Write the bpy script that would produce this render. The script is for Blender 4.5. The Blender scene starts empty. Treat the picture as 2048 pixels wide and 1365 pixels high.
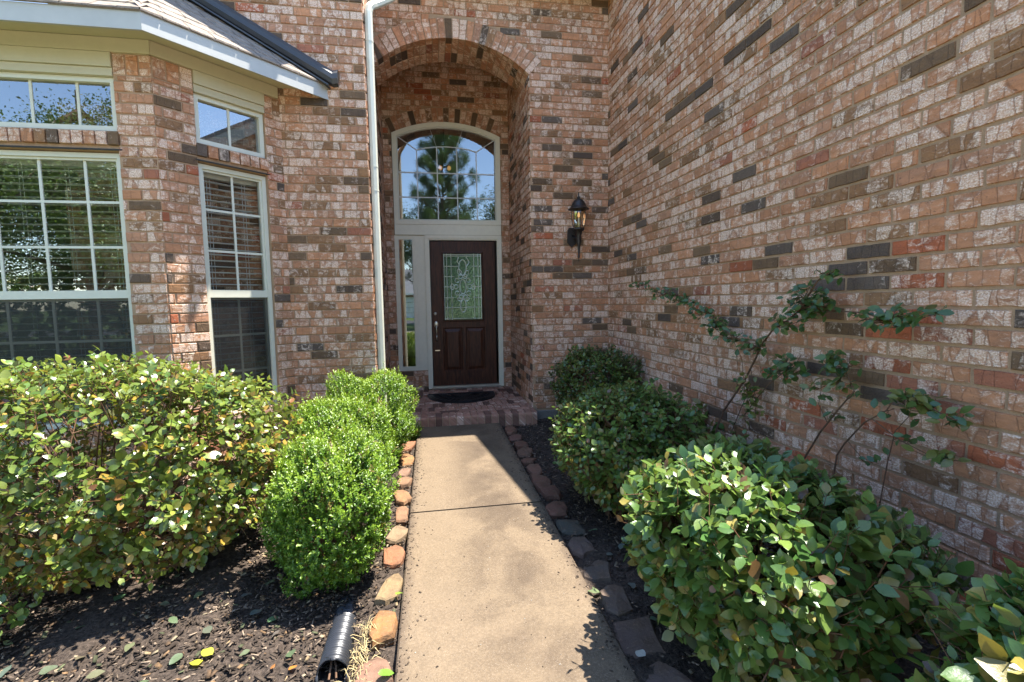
import bpy, math, random
import numpy as np
from mathutils import Matrix, Vector

random.seed(11)
rng = np.random.default_rng(11)
SC = bpy.context.scene
COL = SC.collection

# ------------------------------------------------------------------ camera, sky, sun, exposure
cd = bpy.data.cameras.new('camera')
cam = bpy.data.objects.new('camera', cd)
COL.objects.link(cam)
cd.sensor_fit = 'HORIZONTAL'
cd.sensor_width = 36.0
cd.lens = 16.675
cd.clip_start = 0.05
cd.clip_end = 2000.0
CAM = Vector((0.0, 0.0, 1.3485))
_r = Vector((0.9854262, -0.16939946, -0.01546033))
_u = Vector((0.02927164, 0.07933963, 0.99641778))
_f = Vector((0.16756602, 0.98234874, -0.08314195))
cam.matrix_world = Matrix(((_r.x, _u.x, -_f.x, CAM.x), (_r.y, _u.y, -_f.y, CAM.y),
                           (_r.z, _u.z, -_f.z, CAM.z), (0, 0, 0, 1)))
SC.camera = cam

SUN = Vector((0.335, 0.06, 1.0)).normalized()
world = bpy.data.worlds.new('World')
SC.world = world
world.use_nodes = True
wn = world.node_tree
wn.nodes.clear()
sky = wn.nodes.new('ShaderNodeTexSky')
sky.sky_type = 'NISHITA'
sky.sun_disc = False
sky.sun_elevation = math.asin(SUN.z)
sky.sun_rotation = math.radians(80)
sky.air_density = 1.0
sky.dust_density = 0.2
sky.ozone_density = 3.0
bg = wn.nodes.new('ShaderNodeBackground')
bg.inputs['Strength'].default_value = 0.15
wo = wn.nodes.new('ShaderNodeOutputWorld')
wn.links.new(sky.outputs[0], bg.inputs['Color'])
wn.links.new(bg.outputs[0], wo.inputs['Surface'])
sd = bpy.data.lights.new('sun', 'SUN')
sd.energy = 4.6
sd.angle = math.radians(0.5)
sd.color = (1.0, 0.955, 0.88)
sun = bpy.data.objects.new('sun', sd)
COL.objects.link(sun)
sun.location = (3, 2, 12)
sun.rotation_euler = SUN.to_track_quat('Z', 'Y').to_euler()
SC.view_settings.view_transform = 'Standard'
SC.view_settings.look = 'None'
SC.view_settings.gamma = 1.0
SC.view_settings.exposure = 1.95
SC.view_settings.use_curve_mapping = False
SC.cycles.max_bounces = 10
SC.cycles.diffuse_bounces = 5
SC.cycles.glossy_bounces = 4
SC.cycles.transparent_max_bounces = 12

# ------------------------------------------------------------------ helpers
def gz(y):
    """the plot falls gently away from the house"""
    return 0.019 * (y - 5.15) if y > -4 else 0.019 * (-9.15)

WORLD = {}                       # world translation of the empties


def wtrans(o):
    return WORLD.get(o.name, Vector((0, 0, 0)))


def put(o, parent=None):
    COL.objects.link(o)
    if parent is not None:
        o.parent = parent
        o.matrix_parent_inverse = Matrix.Translation(-wtrans(parent))
    return o


def tag(o, label=None, cat=None, group=None, kind=None):
    if label:
        o['label'] = label
    if cat:
        o['category'] = cat
    if group:
        o['group'] = group
    if kind:
        o['kind'] = kind
    return o


def empty(name, loc, label=None, cat=None, group=None):
    o = bpy.data.objects.new(name, None)
    o.location = loc
    COL.objects.link(o)
    WORLD[o.name] = Vector(loc)
    o.empty_display_size = 0.1
    return tag(o, label, cat, group)


class MB:
    """collects polygons; build() links them as one mesh object"""
    def __init__(s):
        s.v, s.f, s.a = [], [], {}
        s.uv = None

    def poly(s, pts):
        b = len(s.v)
        s.v.extend([tuple(p) for p in pts])
        s.f.append(tuple(range(b, b + len(pts))))
        return s

    def add(s, verts, faces):
        b = len(s.v)
        s.v.extend([tuple(p) for p in verts])
        s.f.extend([tuple(i + b for i in f) for f in faces])
        return s

    def box(s, x0, x1, y0, y1, z0, z1, bev=0.0):
        if bev <= 0:
            v = [(x, y, z) for z in (z0, z1) for y in (y0, y1) for x in (x0, x1)]
            f = [(0, 2, 3, 1), (4, 5, 7, 6), (0, 1, 5, 4), (2, 6, 7, 3), (0, 4, 6, 2), (1, 3, 7, 5)]
            return s.add(v, f)
        # chamfered box: 24 vertices
        c = (Vector((x0, y0, z0)), Vector((x1, y1, z1)))
        v = []
        idx = {}
        for ix in (0, 1):
            for iy in (0, 1):
                for iz in (0, 1):
                    p = [c[ix].x, c[iy].y, c[iz].z]
                    sgn = [(-1, 1)[ix], (-1, 1)[iy], (-1, 1)[iz]]
                    for ax in range(3):
                        q = list(p)
                        for k in range(3):
                            if k != ax:
                                q[k] -= sgn[k] * bev
                        idx[(ix, iy, iz, ax)] = len(v)
                        v.append(q)
        f = []
        for ax in range(3):
            o1, o2 = [k for k in range(3) if k != ax]
            for d in (0, 1):
                loop = []
                for a, b in ((0, 0), (1, 0), (1, 1), (0, 1)):
                    k = [0, 0, 0]
                    k[ax], k[o1], k[o2] = d, a, b
                    loop.append(idx[(k[0], k[1], k[2], ax)])
                f.append(tuple(loop))
        for ax in range(3):
            o1, o2 = [k for k in range(3) if k != ax]
            for a in (0, 1):
                for b in (0, 1):
                    k0, k1 = [0, 0, 0], [0, 0, 0]
                    k0[o1], k0[o2], k0[ax] = a, b, 0
                    k1[o1], k1[o2], k1[ax] = a, b, 1
                    f.append((idx[(*k0, o1)], idx[(*k1, o1)], idx[(*k1, o2)], idx[(*k0, o2)]))
        for ix in (0, 1):
            for iy in (0, 1):
                for iz in (0, 1):
                    f.append(tuple(idx[(ix, iy, iz, k)] for k in range(3)))
        return s.add(v, f)

    def obox(s, p0, p1, wdir, w, h, up=(0, 0, 1)):
        """beam from p0 to p1, w across wdir, h along up"""
        p0, p1, wd, up = Vector(p0), Vector(p1), Vector(wdir).normalized(), Vector(up).normalized()
        v = []
        for p in (p0, p1):
            for a, b in ((-1, -1), (1, -1), (1, 1), (-1, 1)):
                v.append(p + wd * (a * w / 2) + up * (b * h / 2))
        return s.add(v, [(0, 3, 2, 1), (4, 5, 6, 7), (0, 1, 5, 4), (1, 2, 6, 5), (2, 3, 7, 6), (3, 0, 4, 7)])

    def tube(s, pts, rad, n=8, cap=True, closed=False):
        pts = [Vector(p) for p in pts]
        m = len(pts)
        rads = rad if isinstance(rad, (list, tuple)) else [rad] * m
        b = len(s.v)
        ref = None
        for i, p in enumerate(pts):
            if closed:
                t = pts[(i + 1) % m] - pts[i - 1]
            else:
                t = pts[min(i + 1, m - 1)] - pts[max(i - 1, 0)]
            t.normalize()
            if ref is None:
                ref = Vector((0, 0, 1)) if abs(t.z) < 0.9 else Vector((1, 0, 0))
            a = (ref - t * ref.dot(t)).normalized()
            ref = a
            c = t.cross(a)
            for k in range(n):
                an = 2 * math.pi * k / n
                s.v.append(tuple(p + (a * math.cos(an) + c * math.sin(an)) * rads[i]))
        for i in range(m if closed else m - 1):
            j = (i + 1) % m
            for k in range(n):
                k2 = (k + 1) % n
                s.f.append((b + i * n + k, b + i * n + k2, b + j * n + k2, b + j * n + k))
        if cap and not closed:
            s.f.append(tuple(b + k for k in range(n))[::-1])
            s.f.append(tuple(b + (m - 1) * n + k for k in range(n)))
        return s

    def lathe(s, prof, c, n=16):
        b = len(s.v)
        for r, z in prof:
            for k in range(n):
                an = 2 * math.pi * (k + .5) / n
                s.v.append((c[0] + r * math.cos(an), c[1] + r * math.sin(an), c[2] + z))
        for i in range(len(prof) - 1):
            for k in range(n):
                k2 = (k + 1) % n
                s.f.append((b + i * n + k, b + i * n + k2, b + (i + 1) * n + k2, b + (i + 1) * n + k))
        return s

    def prism(s, poly, off):
        """extrude a polygon (3d points) by off"""
        n = len(poly)
        p = [Vector(q) for q in poly]
        o = Vector(off)
        b = len(s.v)
        s.v.extend([tuple(q) for q in p] + [tuple(q + o) for q in p])
        s.f.append(tuple(b + i for i in range(n))[::-1])
        s.f.append(tuple(b + n + i for i in range(n)))
        for i in range(n):
            j = (i + 1) % n
            s.f.append((b + i, b + j, b + n + j, b + n + i))
        return s

    def build(s, name, mat, parent=None, smooth=False, **props):
        me = bpy.data.meshes.new(name)
        me.from_pydata(s.v, [], s.f)
        for k, (typ, data) in s.a.items():
            at = me.attributes.new(k, typ, 'FACE')
            arr = np.asarray(data, dtype=np.float32).ravel()
            at.data.foreach_set('vector' if typ == 'FLOAT_VECTOR' else 'value', arr)
        if s.uv is not None:
            ul = me.uv_layers.new(name='UVMap')
            ul.data.foreach_set('uv', np.asarray(s.uv, dtype=np.float32).ravel())
        if smooth:
            me.polygons.foreach_set('use_smooth', [True] * len(me.polygons))
        me.materials.append(mat)
        me.update()
        o = bpy.data.objects.new(name, me)
        put(o, parent)
        return tag(o, **props)


def np_mesh(name, verts, quads, mat, parent=None, attrs=None, smooth=False, **props):
    """big meshes: verts (N,3), faces (M,k)"""
    me = bpy.data.meshes.new(name)
    nv, (nf, k) = len(verts), quads.shape
    me.vertices.add(nv)
    me.vertices.foreach_set('co', np.asarray(verts, np.float32).ravel())
    me.loops.add(nf * k)
    me.loops.foreach_set('vertex_index', quads.astype(np.int32).ravel())
    me.polygons.add(nf)
    me.polygons.foreach_set('loop_start', np.arange(0, nf * k, k, dtype=np.int32))
    if smooth:
        me.polygons.foreach_set('use_smooth', np.ones(nf, bool))
    for nm, data in (attrs or {}).items():
        at = me.attributes.new(nm, 'FLOAT_VECTOR', 'FACE')
        at.data.foreach_set('vector', np.asarray(data, np.float32).ravel())
    me.materials.append(mat)
    me.update(calc_edges=True)
    me.validate()
    o = bpy.data.objects.new(name, me)
    put(o, parent)
    return tag(o, **props)


# ------------------------------------------------------------------ materials
class NT:
    def __init__(s, name):
        s.m = bpy.data.materials.new(name)
        s.m.use_nodes = True
        s.t = s.m.node_tree
        s.t.nodes.clear()
        s.out = s.t.nodes.new('ShaderNodeOutputMaterial')

    def n(s, typ, ins=None, **kw):
        nd = s.t.nodes.new('ShaderNode' + typ)
        for k, val in kw.items():
            setattr(nd, k, val)
        for k, val in (ins or {}).items():
            s.set(nd.inputs[k], val)
        return nd

    def set(s, sock, val):
        if hasattr(val, 'is_linked') and hasattr(val, 'node'):
            s.t.links.new(val, sock)
        elif hasattr(val, 'outputs'):
            s.t.links.new(val.outputs[0], sock)
        else:
            if sock.type == 'RGBA' and len(val) == 3:
                val = (*val, 1)
            sock.default_value = val

    def math(s, op, a, b=0.0, clamp=False):
        nd = s.n('Math', operation=op, use_clamp=clamp)
        s.set(nd.inputs[0], a)
        s.set(nd.inputs[1], b)
        return nd.outputs[0]

    def mix(s, fac, a, b, blend='MIX'):
        nd = s.n('Mix', data_type='RGBA', blend_type=blend)
        s.set(nd.inputs[0], fac)
        s.set(nd.inputs[6], a)
        s.set(nd.inputs[7], b)
        return nd.outputs[2]

    def ramp(s, val, lo, hi, a=0.0, b=1.0, smooth=True):
        nd = s.n('MapRange', interpolation_type='SMOOTHSTEP' if smooth else 'LINEAR')
        s.set(nd.inputs['Value'], val)
        nd.inputs['From Min'].default_value = lo
        nd.inputs['From Max'].default_value = hi
        nd.inputs['To Min'].default_value = a
        nd.inputs['To Max'].default_value = b
        return nd.outputs[0]

    def noise(s, vec, scale, detail=4.0, rough=0.55, dist=0.0):
        nd = s.n('TexNoise', {'Scale': scale, 'Detail': detail, 'Roughness': rough, 'Distortion': dist})
        if vec is not None:
            s.set(nd.inputs['Vector'], vec)
        return nd.outputs['Fac']

    def mapping(s, vec, scale=(1, 1, 1)):
        nd = s.n('Mapping')
        s.set(nd.inputs['Vector'], vec)
        nd.inputs['Scale'].default_value = scale
        return nd.outputs[0]

    def obj(s):
        return s.n('TexCoord').outputs['Object']

    def pos(s):
        return s.n('NewGeometry').outputs['Position']

    def attr(s, name):
        return s.n('Attribute', attribute_name=name).outputs['Vector']

    def bsdf(s, **k):
        p = s.n('BsdfPrincipled')
        for key, val in k.items():
            s.set(p.inputs[key.replace('_', ' ')], val)
        return p

    def bump(s, h, strength=0.3, dist=0.01):
        return s.n('Bump', {'Height': h, 'Strength': strength, 'Distance': dist}).outputs[0]

    def done(s, sh):
        s.t.links.new(sh.outputs[0] if hasattr(sh, 'outputs') else sh, s.out.inputs['Surface'])
        return s.m


def simple(name, col, rough=0.6, var=0.15, scale=20.0, bump=0.15, metallic=0.0, spec=0.5, stretch=(1, 1, 1)):
    m = NT(name)
    p = m.mapping(m.pos(), stretch)
    nz = m.noise(p, scale, 5)
    n2 = m.noise(p, scale * 0.13, 3)
    f = m.math('ADD', m.math('MULTIPLY', nz, 0.6), m.math('MULTIPLY', n2, 0.6))
    k = m.ramp(f, 0.35, 0.85, 1 - var, 1 + var, False)
    cc = m.n('Vector' + 'Math', operation='SCALE')
    cc.inputs[0].default_value = col
    m.set(cc.inputs['Scale'], k)
    b = m.bsdf(Base_Color=cc.outputs[0], Roughness=rough, Metallic=metallic)
    b.inputs['Specular IOR Level'].default_value = spec
    if bump:
        m.set(b.inputs['Normal'], m.bump(nz, bump, 0.004))
    return m.done(b)


def mat_brick():
    m = NT('brick_clay')
    uv = m.n('UVMap', uv_map='UVMap').outputs[0]
    bc, bs = m.attr('bc'), m.attr('bs')
    sep = m.n('SeparateXYZ', {0: bs})
    wash, seed = sep.outputs[0], sep.outputs[1]
    p1 = m.mapping(uv, (24, 42, 1))
    n1 = m.noise(p1, 1.0, 7, 0.62, 0.8)
    n3 = m.noise(m.mapping(uv, (130, 160, 1)), 1.0, 4, 0.6)
    vor = m.n('TexVoronoi', {'Scale': 1.0, 'Randomness': 0.9}, voronoi_dimensions='2D')
    m.set(vor.inputs['Vector'], m.mapping(uv, (19, 4.5, 1)))
    vc = m.n('SeparateColor', {0: vor.outputs['Color']}).outputs[0]
    edge = m.n('TexVoronoi', {'Scale': 1.0, 'Randomness': 0.9}, voronoi_dimensions='2D', feature='DISTANCE_TO_EDGE')
    m.set(edge.inputs['Vector'], m.mapping(uv, (19, 4.5, 1)))
    ed = m.ramp(m.math('ADD', edge.outputs[0], m.math('MULTIPLY', m.math('SUBTRACT', n3, .5), .12)), 0.015, 0.07)
    sm = m.math('ADD', m.math('ADD', m.math('MULTIPLY', n1, 1.0), m.math('MULTIPLY', vc, 0.30)), wash)
    mask = m.ramp(sm, 0.54, 0.79)
    fine = m.ramp(n3, 0.35, 0.7, 0.45, 1.0)
    mask2 = m.math('MULTIPLY', m.math('MULTIPLY', mask, fine), m.math('ADD', m.math('MULTIPLY', ed, .35), .65))
    base = m.mix(m.ramp(m.noise(m.mapping(uv, (12, 30, 1)), 1.0, 5, .6), .3, .75), m.mix(.35, bc, (0.05, 0.035, 0.03)), bc)
    base = m.mix(m.math('MULTIPLY', m.ramp(n3, .4, .65), .35), base, m.mix(.35, bc, (.45, .27, .17)))
    col = m.mix(mask2, base, m.mix(m.ramp(n3, .3, .7), (0.66, 0.43, 0.29), (0.90, 0.75, 0.61)))
    # dark pits and cracks of the moulded face
    col = m.mix(m.math('MULTIPLY', m.math('SUBTRACT', 1.0, ed), 0.36), col, m.mix(.6, bc, (0.09, .055, .04)))
    pits = m.ramp(m.noise(m.mapping(uv, (70, 75, 1)), 1.0, 2), .28, .36, 1.0, 0.0)
    col = m.mix(m.math('MULTIPLY', pits, .55), col, (0.07, 0.05, 0.04))
    b = m.bsdf(Base_Color=col, Roughness=0.85)
    b.inputs['Specular IOR Level'].default_value = 0.25
    h = m.math('ADD', m.math('ADD', m.math('MULTIPLY', n1, .8), m.math('MULTIPLY', n3, .45)), m.math('MULTIPLY', ed, .35))
    m.set(b.inputs['Normal'], m.bump(h, 0.8, 0.006))
    return m.done(b)


def mat_leaf(name, rough, back, transl, spec=0.5):
    m = NT(name)
    lc = m.attr('lc')
    geo = m.n('NewGeometry')
    nz = m.noise(geo.outputs['Position'], 160.0, 3)
    c1 = m.mix(m.ramp(nz, .3, .7, 0, .35), lc, m.mix(.5, lc, (0.02, .04, .01)))
    c2 = m.mix(geo.outputs['Backfacing'], c1, m.mix(.55, lc, back))
    b = m.bsdf(Base_Color=c2, Roughness=rough)
    b.inputs['Specular IOR Level'].default_value = spec
    m.set(b.inputs['Normal'], m.bump(nz, .18, .003))
    t = m.n('BsdfTranslucent', {'Color': m.mix(1.0, c1, (1.0, 1.0, .45), 'MULTIPLY')})
    mx = m.n('MixShader', {0: transl})
    m.t.links.new(b.outputs[0], mx.inputs[1])
    m.t.links.new(t.outputs[0], mx.inputs[2])
    return m.done(mx)


def mat_glass(name, refl, tint=(1, 1, 1), rough=0.0, wave=0.0):
    m = NT(name)
    tr = m.n('BsdfTransparent', {'Color': tint})
    gl = m.n('BsdfGlossy', {'Color': (1, 1, 1), 'Roughness': rough})
    if wave:
        m.set(gl.inputs['Normal'], m.bump(m.noise(m.pos(), 1.7, 2), wave, 0.02))
    fr = m.n('Fresnel', {'IOR': 1.5})
    fac = m.math('ADD', m.math('MULTIPLY', fr.outputs[0], 0.8), refl, True)
    mx = m.n('MixShader', {0: fac})
    m.t.links.new(tr.outputs[0], mx.inputs[1])
    m.t.links.new(gl.outputs[0], mx.inputs[2])
    return m.done(mx)


def mat_concrete(name, col, stain=True):
    m = NT(name)
    p = m.pos()
    n1 = m.noise(p, 90, 6, .65)
    n2 = m.noise(p, 1.9, 5, .6, .6)
    n3 = m.noise(p, 420, 2)
    c = m.mix(m.ramp(n1, .3, .75), tuple(x * .72 for x in col), col)
    if stain:
        sx = m.n('SeparateXYZ', {0: p})
        # wear with a shape of its own: darker grimy tread along the middle of the walk
        dx = m.math('ABSOLUTE', m.math('SUBTRACT', sx.outputs[0], m.math('ADD', 0.16, m.math('MULTIPLY', n2, .42))))
        tread = m.ramp(m.math('ADD', dx, m.math('MULTIPLY', n1, .16)), .10, .46, 1.0, 0.0)
        blot = m.ramp(n2, .36, .58)
        f = m.math('MULTIPLY', m.math('ADD', m.math('MULTIPLY', m.math('MULTIPLY', tread, blot), .85), m.math('MULTIPLY', m.ramp(m.noise(p, 9, 5, .65), .42, .75), .22)), 1.0, True)
        c = m.mix(f, c, m.mix(n1, (0.050, .035, .023), (0.10, .072, .048)))
        # soil washed in from the beds along both edges
        ex = m.math('ABSOLUTE', m.math('SUBTRACT', sx.outputs[0], .2775))
        edge_ = m.ramp(m.math('ADD', ex, m.math('MULTIPLY', m.noise(p, 11, 5, .65), .10)), .435, .50)
        c = m.mix(m.math('MULTIPLY', edge_, .6), c, (.060, .042, .030))
    c = m.mix(m.ramp(n3, .62, .74), c, m.mix(.5, c, (0.55, .48, .40)))
    c = m.mix(m.ramp(n3, .22, .34, 1.0, 0.0), c, m.mix(.35, c, (0.03, .02, .015)))
    b = m.bsdf(Base_Color=c, Roughness=0.9)
    b.inputs['Specular IOR Level'].default_value = .2
    m.set(b.inputs['Normal'], m.bump(m.math('ADD', n1, n3), .35, .003))
    return m.done(b)


def mat_attr(name, rough=0.9, bump=.5, scale=120):
    m = NT(name)
    lc = m.attr('lc')
    nz = m.noise(m.pos(), scale, 4)
    c = m.mix(m.ramp(nz, .3, .75), m.mix(.5, lc, (0.02, .015, .01)), lc)
    b = m.bsdf(Base_Color=c, Roughness=rough)
    b.inputs['Specular IOR Level'].default_value = .25
    m.set(b.inputs['Normal'], m.bump(nz, bump, .004))
    return m.done(b)


def mat_stone():
    m = NT('sandstone')
    oc = m.obj()
    inf = m.n('ObjectInfo')
    n1 = m.noise(oc, 14, 6, .6)
    n2 = m.noise(oc, 70, 5, .65)
    c = m.attr('lc')
    c = m.mix(m.ramp(n1, .38, .7), c, m.mix(.6, c, (0.10, .065, .04)))
    c = m.mix(m.math('MULTIPLY', m.ramp(n2, .5, .7), .4), c, m.mix(.5, c, (0.34, .23, .15)))
    b = m.bsdf(Base_Color=c, Roughness=.88)
    b.inputs['Specular IOR Level'].default_value = .25
    m.set(b.inputs['Normal'], m.bump(m.math('ADD', n1, m.math('MULTIPLY', n2, .5)), .7, .012))
    return m.done(b)


def mat_soil():
    m = NT('dark_mulch')
    p = m.pos()
    n1 = m.noise(p, 60, 7, .7)
    n2 = m.noise(p, 6, 4)
    c = m.mix(m.ramp(n1, .32, .72), (0.022, .016, .012), (0.135, .100, .076))
    c = m.mix(m.math('MULTIPLY', n2, .6), c, (0.05, .038, .03))
    b = m.bsdf(Base_Color=c, Roughness=.95)
    b.inputs['Specular IOR Level'].default_value = .2
    m.set(b.inputs['Normal'], m.bump(n1, .9, .02))
    return m.done(b)


def mat_wood_door():
    m = NT('stained_mahogany')
    p = m.mapping(m.pos(), (60, 60, 4))
    n1 = m.noise(p, 1.0, 6, .6, 1.2)
    c = m.mix(m.ramp(n1, .3, .72), (0.022, .0075, .004), (0.105, .034, .014))
    b = m.bsdf(Base_Color=c, Roughness=.45)
    b.inputs['Specular IOR Level'].default_value = .3
    m.set(b.inputs['Normal'], m.bump(n1, .08, .002))
    return m.done(b)


def mat_emit(name, col, s):
    m = NT(name)
    return m.done(m.n('Emission', {'Color': col, 'Strength': s}))


def mat_doorglass():
    m = NT('bevelled_obscure_glass')
    p = m.pos()
    v = m.n('TexVoronoi', {'Scale': 60.0})
    m.set(v.inputs['Vector'], p)
    nz = m.noise(p, 28, 3)
    b = m.bsdf(Base_Color=(0.075, 0.12, 0.08), Roughness=.05, Metallic=.75)
    h = m.math('ADD', m.math('MULTIPLY', v.outputs['Distance'], .5), nz)
    m.set(b.inputs['Normal'], m.bump(h, .35, .004))
    return m.done(b)


M = {}
M['brick'] = mat_brick()
M['mortar'] = simple('mortar', (0.39, 0.255, 0.155), .95, .22, 150, .6, spec=.15)
M['paver'] = M['brick']
M['trim'] = simple('cream_trim_paint', (0.52, 0.46, 0.30), .55, .05, 30, .04)
M['fascia'] = simple('grey_fascia_paint', (0.43, 0.425, 0.385), .5, .08, 12, .04)
M['vinyl'] = simple('sage_white_vinyl', (0.62, 0.60, 0.475), .42, .06, 14, .0)
M['doorframe'] = simple('sage_white_door_casing', (0.74, 0.69, 0.53), .5, .07, 18, .03)
M['downspout'] = simple('pale_enamel_aluminium', (0.58, 0.575, 0.47), .38, .08, 9, .02)
M['dark_metal'] = simple('dark_grey_enamel', (0.042, 0.043, 0.045), .45, .12, 10, .03)
M['bronze'] = simple('oil_rubbed_bronze', (0.045, 0.038, 0.034), .42, .25, 60, .12, .6)
M['nickel'] = simple('satin_nickel', (0.60, 0.55, 0.47), .28, .08, 60, .02, .9)
M['lead'] = simple('bright_came', (0.72, 0.76, 0.68), .35, .10, 60, .05, .3)
M['shingle'] = simple('weathered_shingle', (0.25, 0.205, 0.165), .95, .5, 130, .7, spec=.15)
M['concrete'] = mat_concrete('walkway_concrete', (0.185, 0.135, 0.086))
M['found'] = mat_concrete('foundation_concrete', (0.20, 0.18, 0.155), False)
M['bounce_drive'] = mat_concrete('pale_bounce_concrete', (0.50, 0.40, 0.31), False)  # kept pale and warm so the paving bounces light onto the walls
M['soil'] = mat_soil()
M['chip'] = mat_attr('bark_chips')
M['stone'] = mat_stone()
M['leaf'] = mat_leaf('silverthorn_leaf', .30, (0.34, .32, .20), .30, .6)
M['box'] = mat_leaf('boxwood_leaf', .32, (0.16, .22, .07), .30, .5)
M['treeleaf'] = mat_leaf('tree_leaf', .45, (0.12, .18, .06), .35)
M['bark'] = simple('twig_bark', (0.13, 0.075, 0.045), .9, .4, 60, .5, spec=.2)
M['trunk'] = simple('tree_bark', (0.10, 0.075, 0.055), .95, .4, 25, .8, spec=.2, stretch=(1, 1, .2))
M['door'] = mat_wood_door()
M['doorglass'] = mat_doorglass()
M['glass'] = mat_glass('window_glass', .30, (.92, .95, .93), 0.0, .012)
M['glass_hi'] = mat_glass('coated_transom_glass', .21, (.85, .9, .9), 0.0, .012)
M['glass_clear'] = mat_glass('clear_window_glass', .01, (.92, .95, .93), 0.0, .012)
M['lampglass'] = mat_glass('amber_lantern_glass', .05, (.96, .88, .74))
M['screen'] = mat_glass('insect_screen', .0, (.42, .43, .44), .6)
M['blind'] = simple('white_blind_slat', (0.74, 0.74, 0.70), .5, .04, 10, 0)
M['room'] = simple('room_paint', (0.22, 0.19, 0.16), .9, .06, 4, 0)
M['roomfloor'] = simple('room_floor', (0.12, 0.08, 0.05), .5, .2, 8, 0)
M['rubber'] = simple('black_rubber', (0.012, 0.012, 0.013), .36, .3, 40, .3)
M['pipe'] = simple('black_polyethylene', (0.022, 0.023, 0.026), .34, .2, 30, .05)
M['warm'] = mat_emit('warm_bulb', (1.0, .50, .16), .14)
M['candle'] = mat_emit('lantern_bulb', (1.0, .62, .30), .25)
M['bowl'] = mat_emit('lit_glass_bowl', (.85, 1.0, .78), .22)
M['shade'] = simple('white_glass_shade', (0.75, 0.78, 0.70), .35, .05, 20, 0)
M['lawn'] = simple('lawn', (0.075, 0.115, 0.030), .95, .45, 9, .6, spec=.15)
M['asphalt'] = simple('asphalt', (0.06, 0.06, 0.06), .95, .25, 40, .4)
M['straw'] = simple('dry_grass', (0.38, 0.29, 0.14), .9, .3, 60, .1)
M['white'] = simple('white_paint', (0.70, 0.70, 0.66), .6, .05, 8, .05)
M['farroof'] = simple('far_shingles', (0.16, 0.17, 0.18), .95, .3, 6, .3)

# ------------------------------------------------------------------ measured layout (metres)
COURSE, BRICKL, JOINT = 0.0762, 0.238, 0.0105
XL, XR = -0.1744, 0.7294             # walkway edges
YPF, PZ = 5.156, 0.10                # porch front, porch top
YA, YD, YL = 5.402, 6.862, 4.660     # arch wall, door wall, projecting wall beside the bay
XOL, XOR, XW = -0.526, 1.163, 2.094  # opening jambs, garage side wall
BC0 = Vector((-1.945, 3.980))        # bay corner
BC1 = Vector((-1.265, YL))           # bay meets wall
ACX, ASP, ARISE = 0.318, 3.86, 0.325 # outer arch
AR = (0.8445 ** 2 + ARISE ** 2) / (2 * ARISE)
ACZ = ASP + ARISE - AR
TCX, TSP, TRISE = 0.290, 3.665, 0.17 # transom head
TR_ = (0.7445 ** 2 + TRISE ** 2) / (2 * TRISE)
TCZ = TSP + TRISE - TR_


def rake(y):
    return 3.98 + 0.44 * (y - 3.06)


house = empty('brick_house', (0.3, YA, 0),
              'pale mottled brick house with arched entry, bay window and dark front door', 'house')

# ------------------------------------------------------------------ brick walls
BRICKS = []     # (part, P function, u0,u1,z0,z1, colour, seed-vector, depth)


def brick_colour(red=0.0):
    r = random.random()
    if random.random() < red:
        r = .13

    if r < .115:
        k = random.uniform(.75, 1.35)
        c = random.choice([(0.110, .072, .045), (0.105, .078, .058), (0.165, .098, .050)])
        return tuple(x * k for x in c), random.uniform(-.38, -.10)
    if r < .140:
        k = random.uniform(.8, 1.1)
        c = random.choice([(0.46, .125, .050), (0.42, .15, .08)])
        return tuple(x * k for x in c), random.uniform(-.22, .02)
    if r < .24:
        k = random.uniform(.8, 1.15)
        return (0.31 * k, .155 * k, .068 * k), random.uniform(-.16, .05)
    k = random.uniform(.85, 1.15)
    h = random.uniform(-.02, .035)
    return ((0.53 + h) * k, .250 * k, (.130 - h * .4) * k), random.uniform(-.14, .12)


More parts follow.
